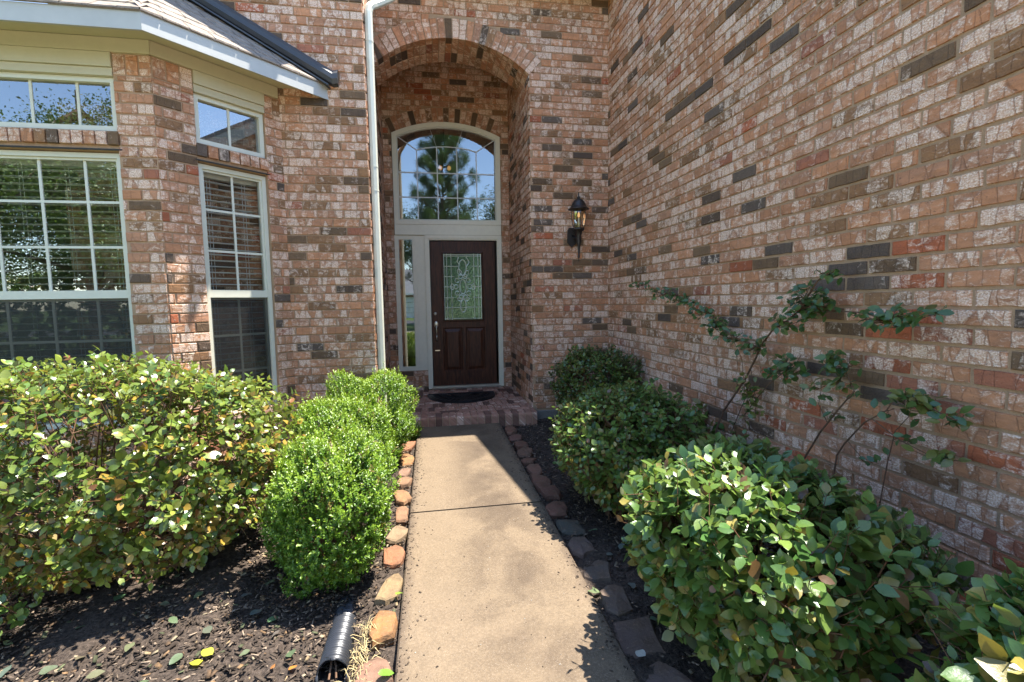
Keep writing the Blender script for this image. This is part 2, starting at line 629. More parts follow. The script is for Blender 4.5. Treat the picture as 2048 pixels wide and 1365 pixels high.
def brick_geom(P, u0, u1, z0, z1, proud=.009, depth=.10, ch=.004, detail=False):
    """front face chamfered, sides run back into the wall; returns verts, faces, uvs per loop"""
    if not detail:
        fr = [(u0 + ch, z0 + ch), (u1 - ch, z0 + ch), (u1 - ch, z1 - ch), (u0 + ch, z1 - ch)]
        bk = [(u0, z0), (u1, z0), (u1, z1), (u0, z1)]
        j = [random.uniform(-.0018, .0018) for _ in range(8)]
        v = [P(a + j[i], proud + j[i + 4] * .8, b + j[(i + 3) % 8]) for i, (a, b) in enumerate(fr)] + \
            [P(a, proud - ch, b) for a, b in bk] + [P(a, -depth, b) for a, b in bk]
        uv2 = fr + bk + bk
        f = [(0, 1, 2, 3)] + [(4 + i, 4 + (i + 1) % 4, (i + 1) % 4, i) for i in range(4)] + \
            [(8 + i, 8 + (i + 1) % 4, 4 + (i + 1) % 4, 4 + i) for i in range(4)]
        return v, f, uv2
    nu, nz = 6, 2
    v, uv2 = [], []
    for iz in range(nz + 1):
        for iu in range(nu + 1):
            a = u0 + ch + (u1 - u0 - 2 * ch) * iu / nu
            b = z0 + ch + (z1 - z0 - 2 * ch) * iz / nz
            bd = iz in (0, nz) or iu in (0, nu)
            a2, b2 = a + random.uniform(-.0022, .0022), b + random.uniform(-.0022, .0022)
            v.append(P(a2, proud + random.uniform(-.0022, .0018) - (.0012 if bd else 0), b2))
            uv2.append((a, b))
    f = []
    W = nu + 1
    for iz in range(nz):
        for iu in range(nu):
            f.append((iz * W + iu, iz * W + iu + 1, (iz + 1) * W + iu + 1, (iz + 1) * W + iu))
    ring = [i for i in range(W)] + [W * k + nu for k in range(1, nz + 1)] + \
           [W * nz + i for i in range(nu - 1, -1, -1)] + [W * k for k in range(nz - 1, 0, -1)]
    b0 = len(v)
    for r_ in ring:
        a, b = uv2[r_]
        ea = u0 if a <= u0 + ch * 1.01 else (u1 if a >= u1 - ch * 1.01 else a)
        eb = z0 if b <= z0 + ch * 1.01 else (z1 if b >= z1 - ch * 1.01 else b)
        v.append(P(ea, -.012, eb))
        uv2.append((ea, eb))
    n = len(ring)
    for i in range(n):
        j = (i + 1) % n
        f.append((b0 + i, b0 + j, ring[j], ring[i]))
    return v, f, uv2


def subtract(iv, holes):
    out = [iv]
    for h0, h1 in holes:
        nx = []
        for a, b in out:
            if h1 <= a or h0 >= b:
                nx.append((a, b))
            else:
                if h0 > a:
                    nx.append((a, h0))
                if h1 < b:
                    nx.append((h1, b))
        out = nx
    return out


def brick_wall(name, O, ud, nrm, L, z0, z1, hole=None, mhole=None, ztop=None, phase=0.0, depth=.10, back=None):
    ud, nrm = Vector((*ud, 0)).normalized(), Vector((*nrm, 0)).normalized()
    O = Vector((*O, 0))

    def P(u, w, z):
        q = O + ud * u + nrm * w
        return (q.x, q.y, z)
    mb = MB()
    k0 = math.floor(z0 / COURSE)
    rows = []
    k = k0
    while k * COURSE < z1:
        a, b = max(z0, k * COURSE), min(z1, (k + 1) * COURSE)
        if b - a > .004:
            rows.append((k, a, b))
        k += 1
    for k, a, b in rows:
        hs = mhole(a, b) if mhole else (hole(a, b) if hole else [])
        segs = subtract((0, L), hs)
        for s0, s1 in segs:
            if ztop:
                # the roof line falls with u: stop the course where it meets the rake
                if ztop(s0) <= a + .002:
                    continue
                sl_ = (ztop(s1) - ztop(s0)) / (s1 - s0)
                ua = s1 if ztop(s1) >= a else s0 + (a - ztop(s0)) / sl_
                ub = s1 if ztop(s1) >= b else max(s0, s0 + (b - ztop(s0)) / sl_)
                if ztop(s0) < b:
                    mb.poly([P(s0, 0, a), P(ua, 0, a), P(s0, 0, ztop(s0))])
                elif ua - ub > 1e-4:
                    mb.poly([P(s0, 0, a), P(ua, 0, a), P(ub, 0, b), P(s0, 0, b)])
                else:
                    mb.poly([P(s0, 0, a), P(s1, 0, a), P(s1, 0, b), P(s0, 0, b)])
            else:
                mb.poly([P(s0, 0, a), P(s1, 0, a), P(s1, 0, b), P(s0, 0, b)])
            # mortar returns at openings
            for e, inside in ((s0, s0 > 1e-6), (s1, s1 < L - 1e-6)):
                if inside:
                    q = [P(e, 0, a), P(e, -depth, a), P(e, -depth, b), P(e, 0, b)]
                    mb.poly(q)
    wall = mb.build(name, M['mortar'], house)
    for k, a, b in rows:
        if b - a < .03:
            continue
        off = (0.5 if k % 2 else 0.0) * BRICKL + phase + random.uniform(-.012, .012)
        hs = hole(a, b) if hole else []
        u = -BRICKL * 2 + (off % BRICKL)
        cuts = []
        while u < L + BRICKL:
            cuts.append((u, u + BRICKL))
            u += BRICKL
        for c0, c1 in cuts:
            for s0, s1 in subtract((0, L), hs):
                a0, a1 = max(c0, s0), min(c1, s1)
                if a1 - a0 < .028:
                    continue
                ja = JOINT / 2 if a0 > s0 + 1e-6 or s0 <= 1e-6 else .001
                jb = JOINT / 2 if a1 < s1 - 1e-6 or s1 >= L - 1e-6 else .001
                if s0 <= 1e-6 and a0 <= 1e-6:
                    ja = 0.001
                if s1 >= L - 1e-6 and a1 >= L - 1e-6:
                    jb = 0.001
                if ztop and ztop((a0 + a1) / 2) < b:
                    continue
                # the lower street end of the garage wall was laid with many more red bricks
                pq = P((a0 + a1) / 2, 0, (a + b) / 2)
                rd = .30 * max(0, min(1, (2.9 - pq[1]) / 1.2)) * max(0, min(1, (1.75 - pq[2]) / .7)) if pq[0] > 2.0 else 0.0
                col, wash = brick_colour(rd)
                BRICKS.append([wall, P, a0 + ja, a1 - jb, a + JOINT / 2, b - JOINT / 2, col, wash, depth])
    return wall


# window rectangles of the bay (front plane and splayed plane share their heights)
WZ = dict(lo=0.45, hi=2.462, up0=2.628, up1=3.000)
BAYTOP = 3.16


def bay_front_hole(a, b):
    # u runs from x=-4.2 ; window x -3.395..-2.195
    m = (a + b) / 2
    u0, u1 = -3.395 + 4.2, -2.195 + 4.2
    if WZ['lo'] < m < WZ['hi'] or WZ['up0'] < m < WZ['up1'] + .17:
        return [(u0, u1)]
    if WZ['hi'] <= m <= WZ['up0']:
        return [(u0 - .0, u1 + .0)]
    return []


SW0, SW1 = 0.266, 0.812            # splayed window along its wall


def bay_side_hole(a, b):
    m = (a + b) / 2
    if WZ['lo'] < m < BAYTOP + .1:
        return [(SW0, SW1)]
    return []


brick_wall('wall', (-4.2, BC0.y), (1, 0), (0, -1), 4.2 + BC0.x, -.1, 3.012, bay_front_hole)
brick_wall('wall', tuple(BC0), (BC1 - BC0)[:], (1, -1), (BC1 - BC0).length, -.1, 3.012, bay_side_hole, phase=.05)
brick_wall('wall', (-3.0, YL), (1, 0), (0, -1), 3.0 + XOL, -.1, 5.4, phase=.11)
brick_wall('wall', (XOL, YL), (0, 1), (1, 0), YA + .02 - YL, -.1, 5.4, phase=.02)
brick_wall('wall', (XOL - .055, YA), (0, 1), (1, 0), YD - YA, 0.0, 4.9, phase=.07)
brick_wall('wall', (XOR, YD), (0, -1), (-1, 0), YD - YA, 0.0, 4.9, phase=.03)


def arch_half(z, R, cz):
    d = R * R - (z - cz) ** 2
    return math.sqrt(d) if d > 0 else 0.0


RING = 0.205


def arch_hole(a, b, extra=RING + .012):
    m = (a + b) / 2
    u0, u1 = 0, XOR - XOL
    cx = ACX - XOL
    ang = math.asin(.8445 / AR)
    zend = ACZ + (AR + extra) * math.cos(ang)
    if m < ASP:
        return [(u0, u1)]
    top = ACZ + AR + extra
    if m >= top:
        return []
    h = arch_half(m, AR + extra, ACZ)
    if m < zend:
        # beside the last, slanting arch brick
        h = .8445 + (m - ASP) * math.tan(ang)
    return [(max(-.1, cx - h), cx + h)]


brick_wall('wall', (XOL, YA), (1, 0), (0, -1), XW - XOL, 0.06, 4.9, arch_hole,
           lambda a, b: arch_hole(a, b, RING * .5), phase=.16)


def door_hole(a, b, extra=.195):
    m = (a + b) / 2
    o = XOL - .055
    if m < .385:
        return [(-.055 - o, 1.036 - o)]
    if m < TSP:
        return [(-.462 - o, 1.040 - o)]
    h = arch_half(m, TR_ + extra, TCZ)
    if m >= TCZ + TR_ + extra:
        return []
    ang = math.asin(.75 / TR_)
    if m < TCZ + (TR_ + extra) * math.cos(ang):
        h = .751 + (m - TSP) * math.tan(ang)
    return [(max(0, TCX - h - o), min(TCX + h, XOR) - o)]


brick_wall('wall', (XOL - .055, YD), (1, 0), (0, -1), XOR - XOL + .055, 0.06, 4.9, door_hole,
           lambda a, b: door_hole(a, b, .08), phase=.09)
brick_wall('wall', (XW, YA), (0, -1), (-1, 0), YA + .35, -.14, 6.0, ztop=lambda u: rake(YA - u) - .02, phase=.19)

# loose courses: soldier bricks over the bay piers, rowlocks between the bay windows


def add_brick(wall, P, a0, a1, z0, z1, depth=.1, kind=None):
    col, wash = brick_colour()
    BRICKS.append([wall, P, a0, a1, z0, z1, col, wash, depth])


def emit_bricks(lst, name, parent, detail=False, proud=.009, **props):
    mb = MB()
    fc, fs, uvs = [], [], []
    for (w, P, a0, a1, z0, z1, col, wash, dep) in lst:
        v, f, uv2 = brick_geom(P, a0, a1, z0, z1, proud, dep, detail=detail)
        mb.add(v, f)
        s0, s1 = random.uniform(0, 60), random.uniform(0, 60)
        for q in f:
            fc.append(col)
            fs.append((wash, s0, 0))
            uvs.extend([(uv2[i][0] + s0, uv2[i][1] + s1) for i in q])
    mb.a['bc'] = ('FLOAT_VECTOR', fc)
    mb.a['bs'] = ('FLOAT_VECTOR', fs)
    mb.uv = uvs
    return mb.build(name, M['brick'], parent, **props)


def proj_area(b):
    w, P, a0, a1, z0, z1 = b[:6]
    pts = []
    for a, z in ((a0, z0), (a1, z0), (a1, z1), (a0, z1)):
        d = Vector(P(a, 0, z)) - CAM
        zz = d.dot(_f)
        if zz < .2:
            return 0
        x, y = d.dot(_r) / zz * 948.6, d.dot(_u) / zz * 948.6
        pts.append((x, y))
    cx, cy = sum(p[0] for p in pts) / 4, sum(p[1] for p in pts) / 4
    if abs(cx) > 1060 or abs(cy) > 715:
        return 0
    if Vector(P(0, 0, 0)).x > 2.05 and z1 < 0.42:
        return 0
    s = 0
    for i in range(4):
        x0, y0 = pts[i]
        x1, y1 = pts[(i + 1) % 4]
        s += x0 * y1 - x1 * y0
    return abs(s) / 2


order = sorted(range(len(BRICKS)), key=lambda i: -proj_area(BRICKS[i]))
single = set(order[:300])
for i in sorted(single):
    emit_bricks([BRICKS[i]], 'brick', BRICKS[i][0], True)
byw = {}
for i, b in enumerate(BRICKS):
    if i not in single:
        byw.setdefault(b[0].name, []).append(b)
for wn_, lst in byw.items():
    emit_bricks(lst, 'brickwork', lst[0][0], kind='stuff')


# ------------------------------------------------------------------ arches: every voussoir a brick of its own
def brick_solid(name, pts8, parent, col=None, wash=None, ch=.003):
    """hexahedron brick: pts8 front 4 then back 4, front corners pulled in for a soft edge"""
    if col is None:
        col, wash = brick_colour()
    p = [Vector(q) for q in pts8]
    fc_ = sum(p[:4], Vector()) / 4
    bk = sum(p[4:], Vector()) / 4
    out = (fc_ - bk).normalized()
    fr = [q + (fc_ - q).normalized() * ch for q in p[:4]]
    mid = [q - out * ch for q in p[:4]]
    v = fr + mid + p[4:]
    f = [(0, 1, 2, 3)] + [(4 + i, 4 + (i + 1) % 4, (i + 1) % 4, i) for i in range(4)] + \
        [(8 + i, 8 + (i + 1) % 4, 4 + (i + 1) % 4, 4 + i) for i in range(4)] + [(11, 10, 9, 8)]
    mb = MB().add(v, f)
    s0, s1 = random.uniform(0, 60), random.uniform(0, 60)
    e1 = (p[1] - p[0])
    e2 = (p[3] - p[0])
    lng, sht = (e1, e2) if e1.length > e2.length else (e2, e1)
    lng, sht = lng.normalized(), sht.normalized()
    uvs = []
    for q in f:
        for i in q:
            d = v[i] - p[0]
            dz = d.dot(out)
            uvs.append((d.dot(lng) + s0 + dz * .7, d.dot(sht) + s1 + dz))
    mb.a['bc'] = ('FLOAT_VECTOR', [col] * len(f))
    mb.a['bs'] = ('FLOAT_VECTOR', [(wash, s0, 0)] * len(f))
    mb.uv = uvs
    return mb.build(name, M['brick'], parent)


def voussoirs(parent, cx, cz, R, half, r0, r1, yf, yb, n, clipx=None, gap=.009, name='voussoir'):
    ang = math.asin(half / R)
    for i in range(n):
        t0 = -ang + 2 * ang * i / n
        t1 = -ang + 2 * ang * (i + 1) / n
        g = gap / 2 / r0
        a, b = t0 + g, t1 - g
        pts = []
        ok = True
        for y in (yf, yb):
            for t, r in ((a, r0), (b, r0), (b, r1), (a, r1)):
                x = cx + r * math.sin(t)
                if clipx is not None:
                    x = max(x, clipx)
                pts.append((x, y, cz + r * math.cos(t)))
        if clipx is not None and abs(pts[0][0] - pts[1][0]) < .012:
            continue
        brick_solid(name, pts, parent)


# outer arch: face ring, and the soffit: a front ring plus a second ring set behind it
arch = MB()
NSEG = 40
angO = math.asin(.8445 / AR)


def arch_pt(t, r, y, cx=ACX, cz=ACZ):
    return (cx + r * math.sin(t), y, cz + r * math.cos(t))


for i in range(NSEG):
    t0 = -angO + 2 * angO * i / NSEG
    t1 = -angO + 2 * angO * (i + 1) / NSEG
    arch.poly([arch_pt(t0, AR + .007, YA - .002), arch_pt(t1, AR + .007, YA - .002), arch_pt(t1, AR + .007, 5.91), arch_pt(t0, AR + .007, 5.91)])
    # face mortar behind the ring
    arch.poly([arch_pt(t0, AR + .007, YA - .002), arch_pt(t1, AR + .007, YA - .002), arch_pt(t1, AR + RING + .004, YA - .002), arch_pt(t0, AR + RING + .004, YA - .002)])
    # back of the arch wall
    arch.poly([arch_pt(t0, AR + .007, 5.91), arch_pt(t1, AR + .007, 5.91), (arch_pt(t1, AR, 5.91)[0], 5.91, 4.9), (arch_pt(t0, AR, 5.91)[0], 5.91, 4.9)])
archp = arch.build('entry_arch', M['mortar'], house)
voussoirs(archp, ACX, ACZ, AR, .8445, AR, AR + RING, YA - .012, YA + .10, 26, clipx=XOL + .004)
voussoirs(archp, ACX, ACZ, AR, .8445, AR - .001, AR + .06, YA + .109, YA + .29, 26, clipx=XOL + .004, name='soffit_brick')
voussoirs(archp, ACX, ACZ, AR, .8445, AR - .002, AR + .06, YA + .30, YA + .505, 26, clipx=XOL + .004, name='soffit_brick')

ta = MB()
angT = math.asin(.75 / TR_)
for i in range(NSEG):
    t0 = -angT + 2 * angT * i / NSEG
    t1 = -angT + 2 * angT * (i + 1) / NSEG
    q = lambda t, r, y: arch_pt(t, r, y, TCX, TCZ)
    ta.poly([q(t0, TR_ + .004, YD - .002), q(t1, TR_ + .004, YD - .002), q(t1, TR_ + .19, YD - .002), q(t0, TR_ + .19, YD - .002)])
    ta.poly([q(t0, TR_ + .004, YD - .002), q(t1, TR_ + .004, YD - .002), q(t1, TR_ + .004, YD + .1), q(t0, TR_ + .004, YD + .1)])
tap = ta.build('transom_arch', M['mortar'], house)
voussoirs(tap, TCX, TCZ, TR_, .75, TR_ + .004, TR_ + .19, YD - .014, YD + .09, 21)

# bay: soldier bricks over the piers, rowlock sills under the upper lights
bud = (BC1 - BC0).normalized()


def sp(u, w, z):        # point on the splayed bay wall
    return (BC0.x + bud.x * u + w * .70711, BC0.y + bud.y * u - w * .70711, z)


def fp(u, w, z):        # point on the front bay wall, u = x
    return (u, BC0.y - w, z)


lint = MB()
lint.add([fp(-3.395, -.004, WZ['hi'] + .022), fp(-2.195, -.004, WZ['hi'] + .022), fp(-2.195, -.004, WZ['up0'] - .006), fp(-3.395, -.004, WZ['up0'] - .006),
          fp(-3.395, -.1, WZ['hi'] + .012), fp(-2.195, -.1, WZ['hi'] + .012)], [(0, 1, 2, 3), (0, 4, 5, 1)])
lint.add([sp(SW0, -.004, WZ['hi'] + .022), sp(SW1, -.004, WZ['hi'] + .022), sp(SW1, -.004, WZ['up0'] - .006), sp(SW0, -.004, WZ['up0'] - .006),
          sp(SW0, -.1, WZ['hi'] + .012), sp(SW1, -.1, WZ['hi'] + .012)], [(0, 1, 2, 3), (0, 4, 5, 1)])
lintel = lint.build('lintel', M['mortar'], house)


def rowlocks(F, u0, u1, z0, z1, wf, wb, n, parent, name='rowlock_brick'):
    for i in range(n):
        a = u0 + (u1 - u0) * i / n + .005
        b = u0 + (u1 - u0) * (i + 1) / n - .005
        brick_solid(name, [F(a, wf, z0), F(b, wf, z0), F(b, wf, z1), F(a, wf, z1), F(a, wb, z0), F(b, wb, z0), F(b, wb, z1), F(a, wb, z1)], parent)


bandp = MB().poly([fp(-2.195, 0, 3.012), fp(BC0.x, 0, 3.012), fp(BC0.x, 0, 3.27), fp(-2.195, 0, 3.27)]).build('wall', M['mortar'], house)
MB().poly([sp(0, 0, 3.012), sp(SW0, 0, 3.012), sp(SW0, 0, 3.27), sp(0, 0, 3.27)]).build('wall', M['mortar'], house)
MB().poly([sp(SW1, 0, 3.012), sp((BC1 - BC0).length, 0, 3.012), sp((BC1 - BC0).length, 0, 3.27), sp(SW1, 0, 3.27)]).build('wall', M['mortar'], house)
rowlocks(fp, -2.195, BC0.x + .004, 3.017, 3.155, .006, -.08, 3, bandp, 'soldier_brick')
rowlocks(sp, 0.002, SW0, 3.017, 3.155, .006, -.08, 3, bandp, 'soldier_brick')
rowlocks(sp, SW1, (BC1 - BC0).length - .004, 3.017, 3.155, .006, -.08, 2, bandp, 'soldier_brick')
rowlocks(fp, -3.41, -2.18, 2.520, 2.612, .022, -.06, 16, lintel)
rowlocks(sp, SW0 - .012, SW1 + .012, 2.520, 2.612, .022, -.06, 7, lintel)
steel = MB()
steel.box(-3.42, -2.17, BC0.y - .014, BC0.y + .08, WZ['hi'] + .022, WZ['hi'] + .030)
steel.add([sp(SW0 - .02, .014, WZ['hi'] + .022), sp(SW1 + .02, .014, WZ['hi'] + .022), sp(SW1 + .02, -.08, WZ['hi'] + .022), sp(SW0 - .02, -.08, WZ['hi'] + .022),
           sp(SW0 - .02, .014, WZ['hi'] + .030), sp(SW1 + .02, .014, WZ['hi'] + .030), sp(SW1 + .02, -.08, WZ['hi'] + .030), sp(SW0 - .02, -.08, WZ['hi'] + .030)],
          [(3, 2, 1, 0), (4, 5, 6, 7), (0, 1, 5, 4), (1, 2, 6, 5), (2, 3, 7, 6), (3, 0, 4, 7)])
steel.build('lintel_angle', M['bronze'], lintel)

# ------------------------------------------------------------------ porch floor
porch = MB()
porch.box(XOL + .004, XOR - .004, YPF + .012, YD - .002, -.06, PZ - .012)
porchp = porch.build('porch_floor', M['mortar'], house)


def paver_colour():
    r = random.random()
    k = random.uniform(.8, 1.15)
    if r < .2:
        return (0.17 * k, .085 * k, .06 * k), -.45
    return (0.44 * k, .225 * k, .150 * k), random.uniform(-.24, -.02)


yrow = YPF
rowi = 0
while yrow < YD - .05:
    dp = .205 if rowi != 1 else .1
    x = XOL + .006
    wdt = .0775 if rowi % 3 != 1 else .21
    x += 0 if rowi % 2 == 0 else -.03
    while x < XOR - .02:
        a, b = max(x, XOL + .006), min(x + wdt - .009, XOR - .006)
        if b - a > .02:
            col, ws = paver_colour()
            y0, y1 = yrow + .004, min(yrow + dp - .005, YD - .006)
            z0, z1 = -.055 if rowi == 0 else PZ - .03, PZ + random.uniform(-.002, .0025)
            if rowi == 0:       # rounded nosing
                v, f = [], []
                prof = [(y1, z1), (y0 + .03, z1), (y0 + .012, z1 - .006), (y0 + .003, z1 - .018), (y0, z1 - .035), (y0, z0)]
                for xx in (a, b):
                    v += [(xx, yy, zz) for yy, zz in prof]
                n = len(prof)
                f = [(i, i + 1, n + i + 1, n + i) for i in range(n - 1)] + [tuple(range(n))[::-1], tuple(range(n, 2 * n))]
                mb = MB().add(v, f)
            else:
                mb = MB().box(a, b, y0, y1, z0, z1, .003)
            s0 = random.uniform(0, 60)
            mb.a['bc'] = ('FLOAT_VECTOR', [col] * len(mb.f))
            mb.a['bs'] = ('FLOAT_VECTOR', [(ws, s0, 0)] * len(mb.f))
            mb.uv = [(mb.v[i][1] + s0, mb.v[i][0] + mb.v[i][2] + s0) for q in mb.f for i in q]
            mb.build('paver', M['brick'], porchp)
        x += wdt
    yrow += dp
    rowi += 1
fo = MB()
fo.box(XOR + .004, XW - .004, YA - .03, YA + .1, -.16, .058, .006)
fo.build('foundation', M['found'], house)
fo = MB()
fo.box(XW - .022, XW + .1, -.35, YA - .032, -.30, -.142, .006)
fo.build('foundation', M['found'], house)

# ------------------------------------------------------------------ windows of the bay
def quadbox(F, u0, u1, w0, w1, z0, z1, mb=None):
    mb = mb or MB()
    v = [F(u, w, z) for z in (z0, z1) for w in (w0, w1) for u in (u0, u1)]
    return mb.add(v, [(0, 2, 3, 1), (4, 5, 7, 6), (0, 1, 5, 4), (2, 6, 7, 3), (0, 4, 6, 2), (1, 3, 7, 5)])


def framebox(F, u0, u1, z0, z1, t, w0, w1, mb=None, tb=None):
    mb = mb or MB()
    tb = tb or t
    quadbox(F, u0, u0 + t, w0, w1, z0, z1, mb)
    quadbox(F, u1 - t, u1, w0, w1, z0, z1, mb)
    quadbox(F, u0 + t, u1 - t, w0, w1 - .001, z0, z0 + tb, mb)
    quadbox(F, u0 + t, u1 - t, w0, w1 - .001, z1 - tb, z1, mb)
    return mb


def sash_window(F, u0, u1, vm, rail=(1.418, 1.478), glass='glass'):
    z0, z1 = WZ['lo'], WZ['hi']
    fr = framebox(F, u0 + .003, u1 - .003, z0, z1 + .010, .034, -.095, -.030)
    w = fr.build('window', M['vinyl'], house)
    a, b = u0 + .037, u1 - .037
    framebox(F, a, b, rail[0] + .006, z1 - .025, .016, -.09, -.046).build('upper_sash', M['vinyl'], w)
    framebox(F, a, b, z0 + .036, rail[0] + .001, .020, -.095, -.058).build('lower_sash', M['vinyl'], w)
    quadbox(F, a, b, -.085, -.036, rail[0], rail[1]).build('meeting_rail', M['vinyl'], w)
    g = MB().poly([F(a, -.066, rail[1]), F(b, -.066, rail[1]), F(b, -.066, z1 - .03), F(a, -.066, z1 - .03)])
    g.build('pane', M[glass], w)
    g = MB().poly([F(a, -.078, z0 + .04), F(b, -.078, z0 + .04), F(b, -.078, rail[0]), F(a, -.078, rail[0])])
    g.build('pane', M[glass], w)
    g = MB().poly([F(a, -.052, z0 + .04), F(b, -.052, z0 + .04), F(b, -.052, rail[0]), F(a, -.052, rail[0])])
    g.build('insect_screen', M['screen'], w)
    for x in vm:
        quadbox(F, x - .009, x + .009, -.070, -.060, rail[1], z1 - .035).build('muntin', M['vinyl'], w)
        quadbox(F, x - .009, x + .009, -.076, -.070, z0 + .05, rail[0]).build('muntin', M['vinyl'], w)
    for z in (1.797, 2.125):
        quadbox(F, a + .016, b - .016, -.0695, -.0605, z - .009, z + .009).build('muntin', M['vinyl'], w)
    for z in (0.79, 1.10):
        quadbox(F, a + .02, b - .02, -.0755, -.0705, z - .009, z + .009).build('muntin', M['vinyl'], w)
    return w


def fixed_light(F, u0, u1, vm):
    w = framebox(F, u0 + .003, u1 - .003, WZ['up0'], WZ['up1'], .034, -.09, -.020).build('window', M['vinyl'], house)
    a, b = u0 + .037, u1 - .037
    MB().poly([F(a, -.055, WZ['up0'] + .03), F(b, -.055, WZ['up0'] + .03), F(b, -.055, WZ['up1'] - .03), F(a, -.055, WZ['up1'] - .03)]).build('pane', M['glass_hi'], w)
    for x in vm:
        quadbox(F, x - .009, x + .009, -.060, -.050, WZ['up0'] + .034, WZ['up1'] - .034).build('muntin', M['vinyl'], w)
    # brick-mould and frieze board over the light
    quadbox(F, u0 + .002, u1 - .002, -.06, .012, WZ['up1'] + .002, 3.030).build('head_casing', M['trim'], w)
    quadbox(F, u0 + .002, u1 - .002, -.06, .004, 3.032, 3.060).build('head_casing', M['trim'], w)
    quadbox(F, u0 + .001, u1 - .001, -.05, .020, 3.062, 3.160).build('frieze_board', M['trim'], w)
    return w


um = (SW0 + SW1) / 2
fm = [-3.047, -2.754, -2.461]
sash_window(fp, -3.395, -2.195, fm)
fixed_light(fp, -3.395, -2.195, fm)
sash_window(sp, SW0, SW1, [um], glass='glass_clear')
fixed_light(sp, SW0, SW1, [um])

# blinds inside, slat by slat


def blind(F, u0, u1, label, n=None):
    b = empty('window_blind', F((u0 + u1) / 2, -.16, .5), label, 'blind')
    quadbox(F, u0, u1, -.20, -.14, 2.40, 2.45).build('headrail', M['blind'], b)
    z = 2.375
    while z > .5:
        mb = MB()
        q0, q1 = -.195, -.147
        v = []
        for w_, dz in ((q0, -.004), ((q0 + q1) / 2, .003), (q1, -.002)):
            for u in (u0, u1):
                v.append(F(u, w_, z + dz))
        for w_, dz in ((q0, -.0065), ((q0 + q1) / 2, .0005), (q1, -.0045)):
            for u in (u0, u1):
                v.append(F(u, w_, z + dz))
        mb.add(v, [(0, 1, 3, 2), (2, 3, 5, 4), (6, 8, 9, 7), (8, 10, 11, 9), (0, 6, 7, 1), (4, 5, 11, 10)])
        mb.build('slat', M['blind'], b)
        z -= .0495
    for k in (n or (.2, .5, .8)):
        u = u0 + (u1 - u0) * k
        for d in (-.012, .012):
            MB().tube([F(u + d, -.142, 2.4), F(u + d, -.142, .5)], .0018, 4).build('cord', M['blind'], b)
    return b


blind(fp, -3.37, -2.215, 'white slatted blind behind the wide bay window', (.12, .38, .64, .9))
blind(sp, SW0 + .02, SW1 - .02, 'white slatted blind behind the narrow splayed bay window', (.2, .75))

# ------------------------------------------------------------------ bay cornice and roof
FC = Vector((-1.835, 3.676))                       # fascia corner
FE = Vector((-.850, YL - .004))                    # fascia end at the wall
cor = MB()
cor.box(-4.2, FC.x, FC.y, FC.y + .02, 3.185, 3.302)
fa = cor.build('fascia', M['fascia'], house)
n45 = Vector((.70711, -.70711))
cor = MB()
cor.prism([(FC.x, FC.y, 3.185), (FE.x, FE.y, 3.185), (FE.x - .0141, FE.y + 0, 3.185), (FC.x - .006, FC.y + .02, 3.185)], (0, 0, .117))
cor.build('fascia', M['fascia'], house)
so = MB()
so.poly([(-4.2, FC.y + .01, 3.262), (FC.x, FC.y + .01, 3.262), (FE.x - .02, FE.y, 3.262), (-1.0, YL + .02, 3.262), (BC1.x, YL + .02, 3.262), (BC0.x, BC0.y + .02, 3.262), (-4.2, BC0.y + .02, 3.262)])
so.build('soffit', M['trim'], house)
ve = MB()
for i in range(40):       # vent strip in the soffit
    x = -4.1 + i * .055
    ve.box(x, x + .035, 3.715, 3.722, 3.2595, 3.2615)
    ve.box(x, x + .035, 3.735, 3.742, 3.2595, 3.2615)
ve.build('soffit_vent', M['dark_metal'], house)
fz = MB()
quadbox(fp, -4.2, BC0.x + .008, -.02, .024, 3.162, 3.258, fz)
quadbox(sp, -.008, (BC1 - BC0).length - .03, -.02, .024, 3.162, 3.257, fz)
fz.build('frieze_board', M['trim'], house)
PITCH = .80
ez = 3.312
E0 = FC + Vector((.002, -.008))
roof = MB()


def rp(e, d, lift=0):      # splayed facet: along its eave, inward distance
    return (E0.x + (e - d) * .70711, E0.y + (e + d) * .70711, ez + PITCH * d + lift)


def rf(x, d, lift=0):      # front facet
    return (x, E0.y + d, ez + PITCH * d + lift)


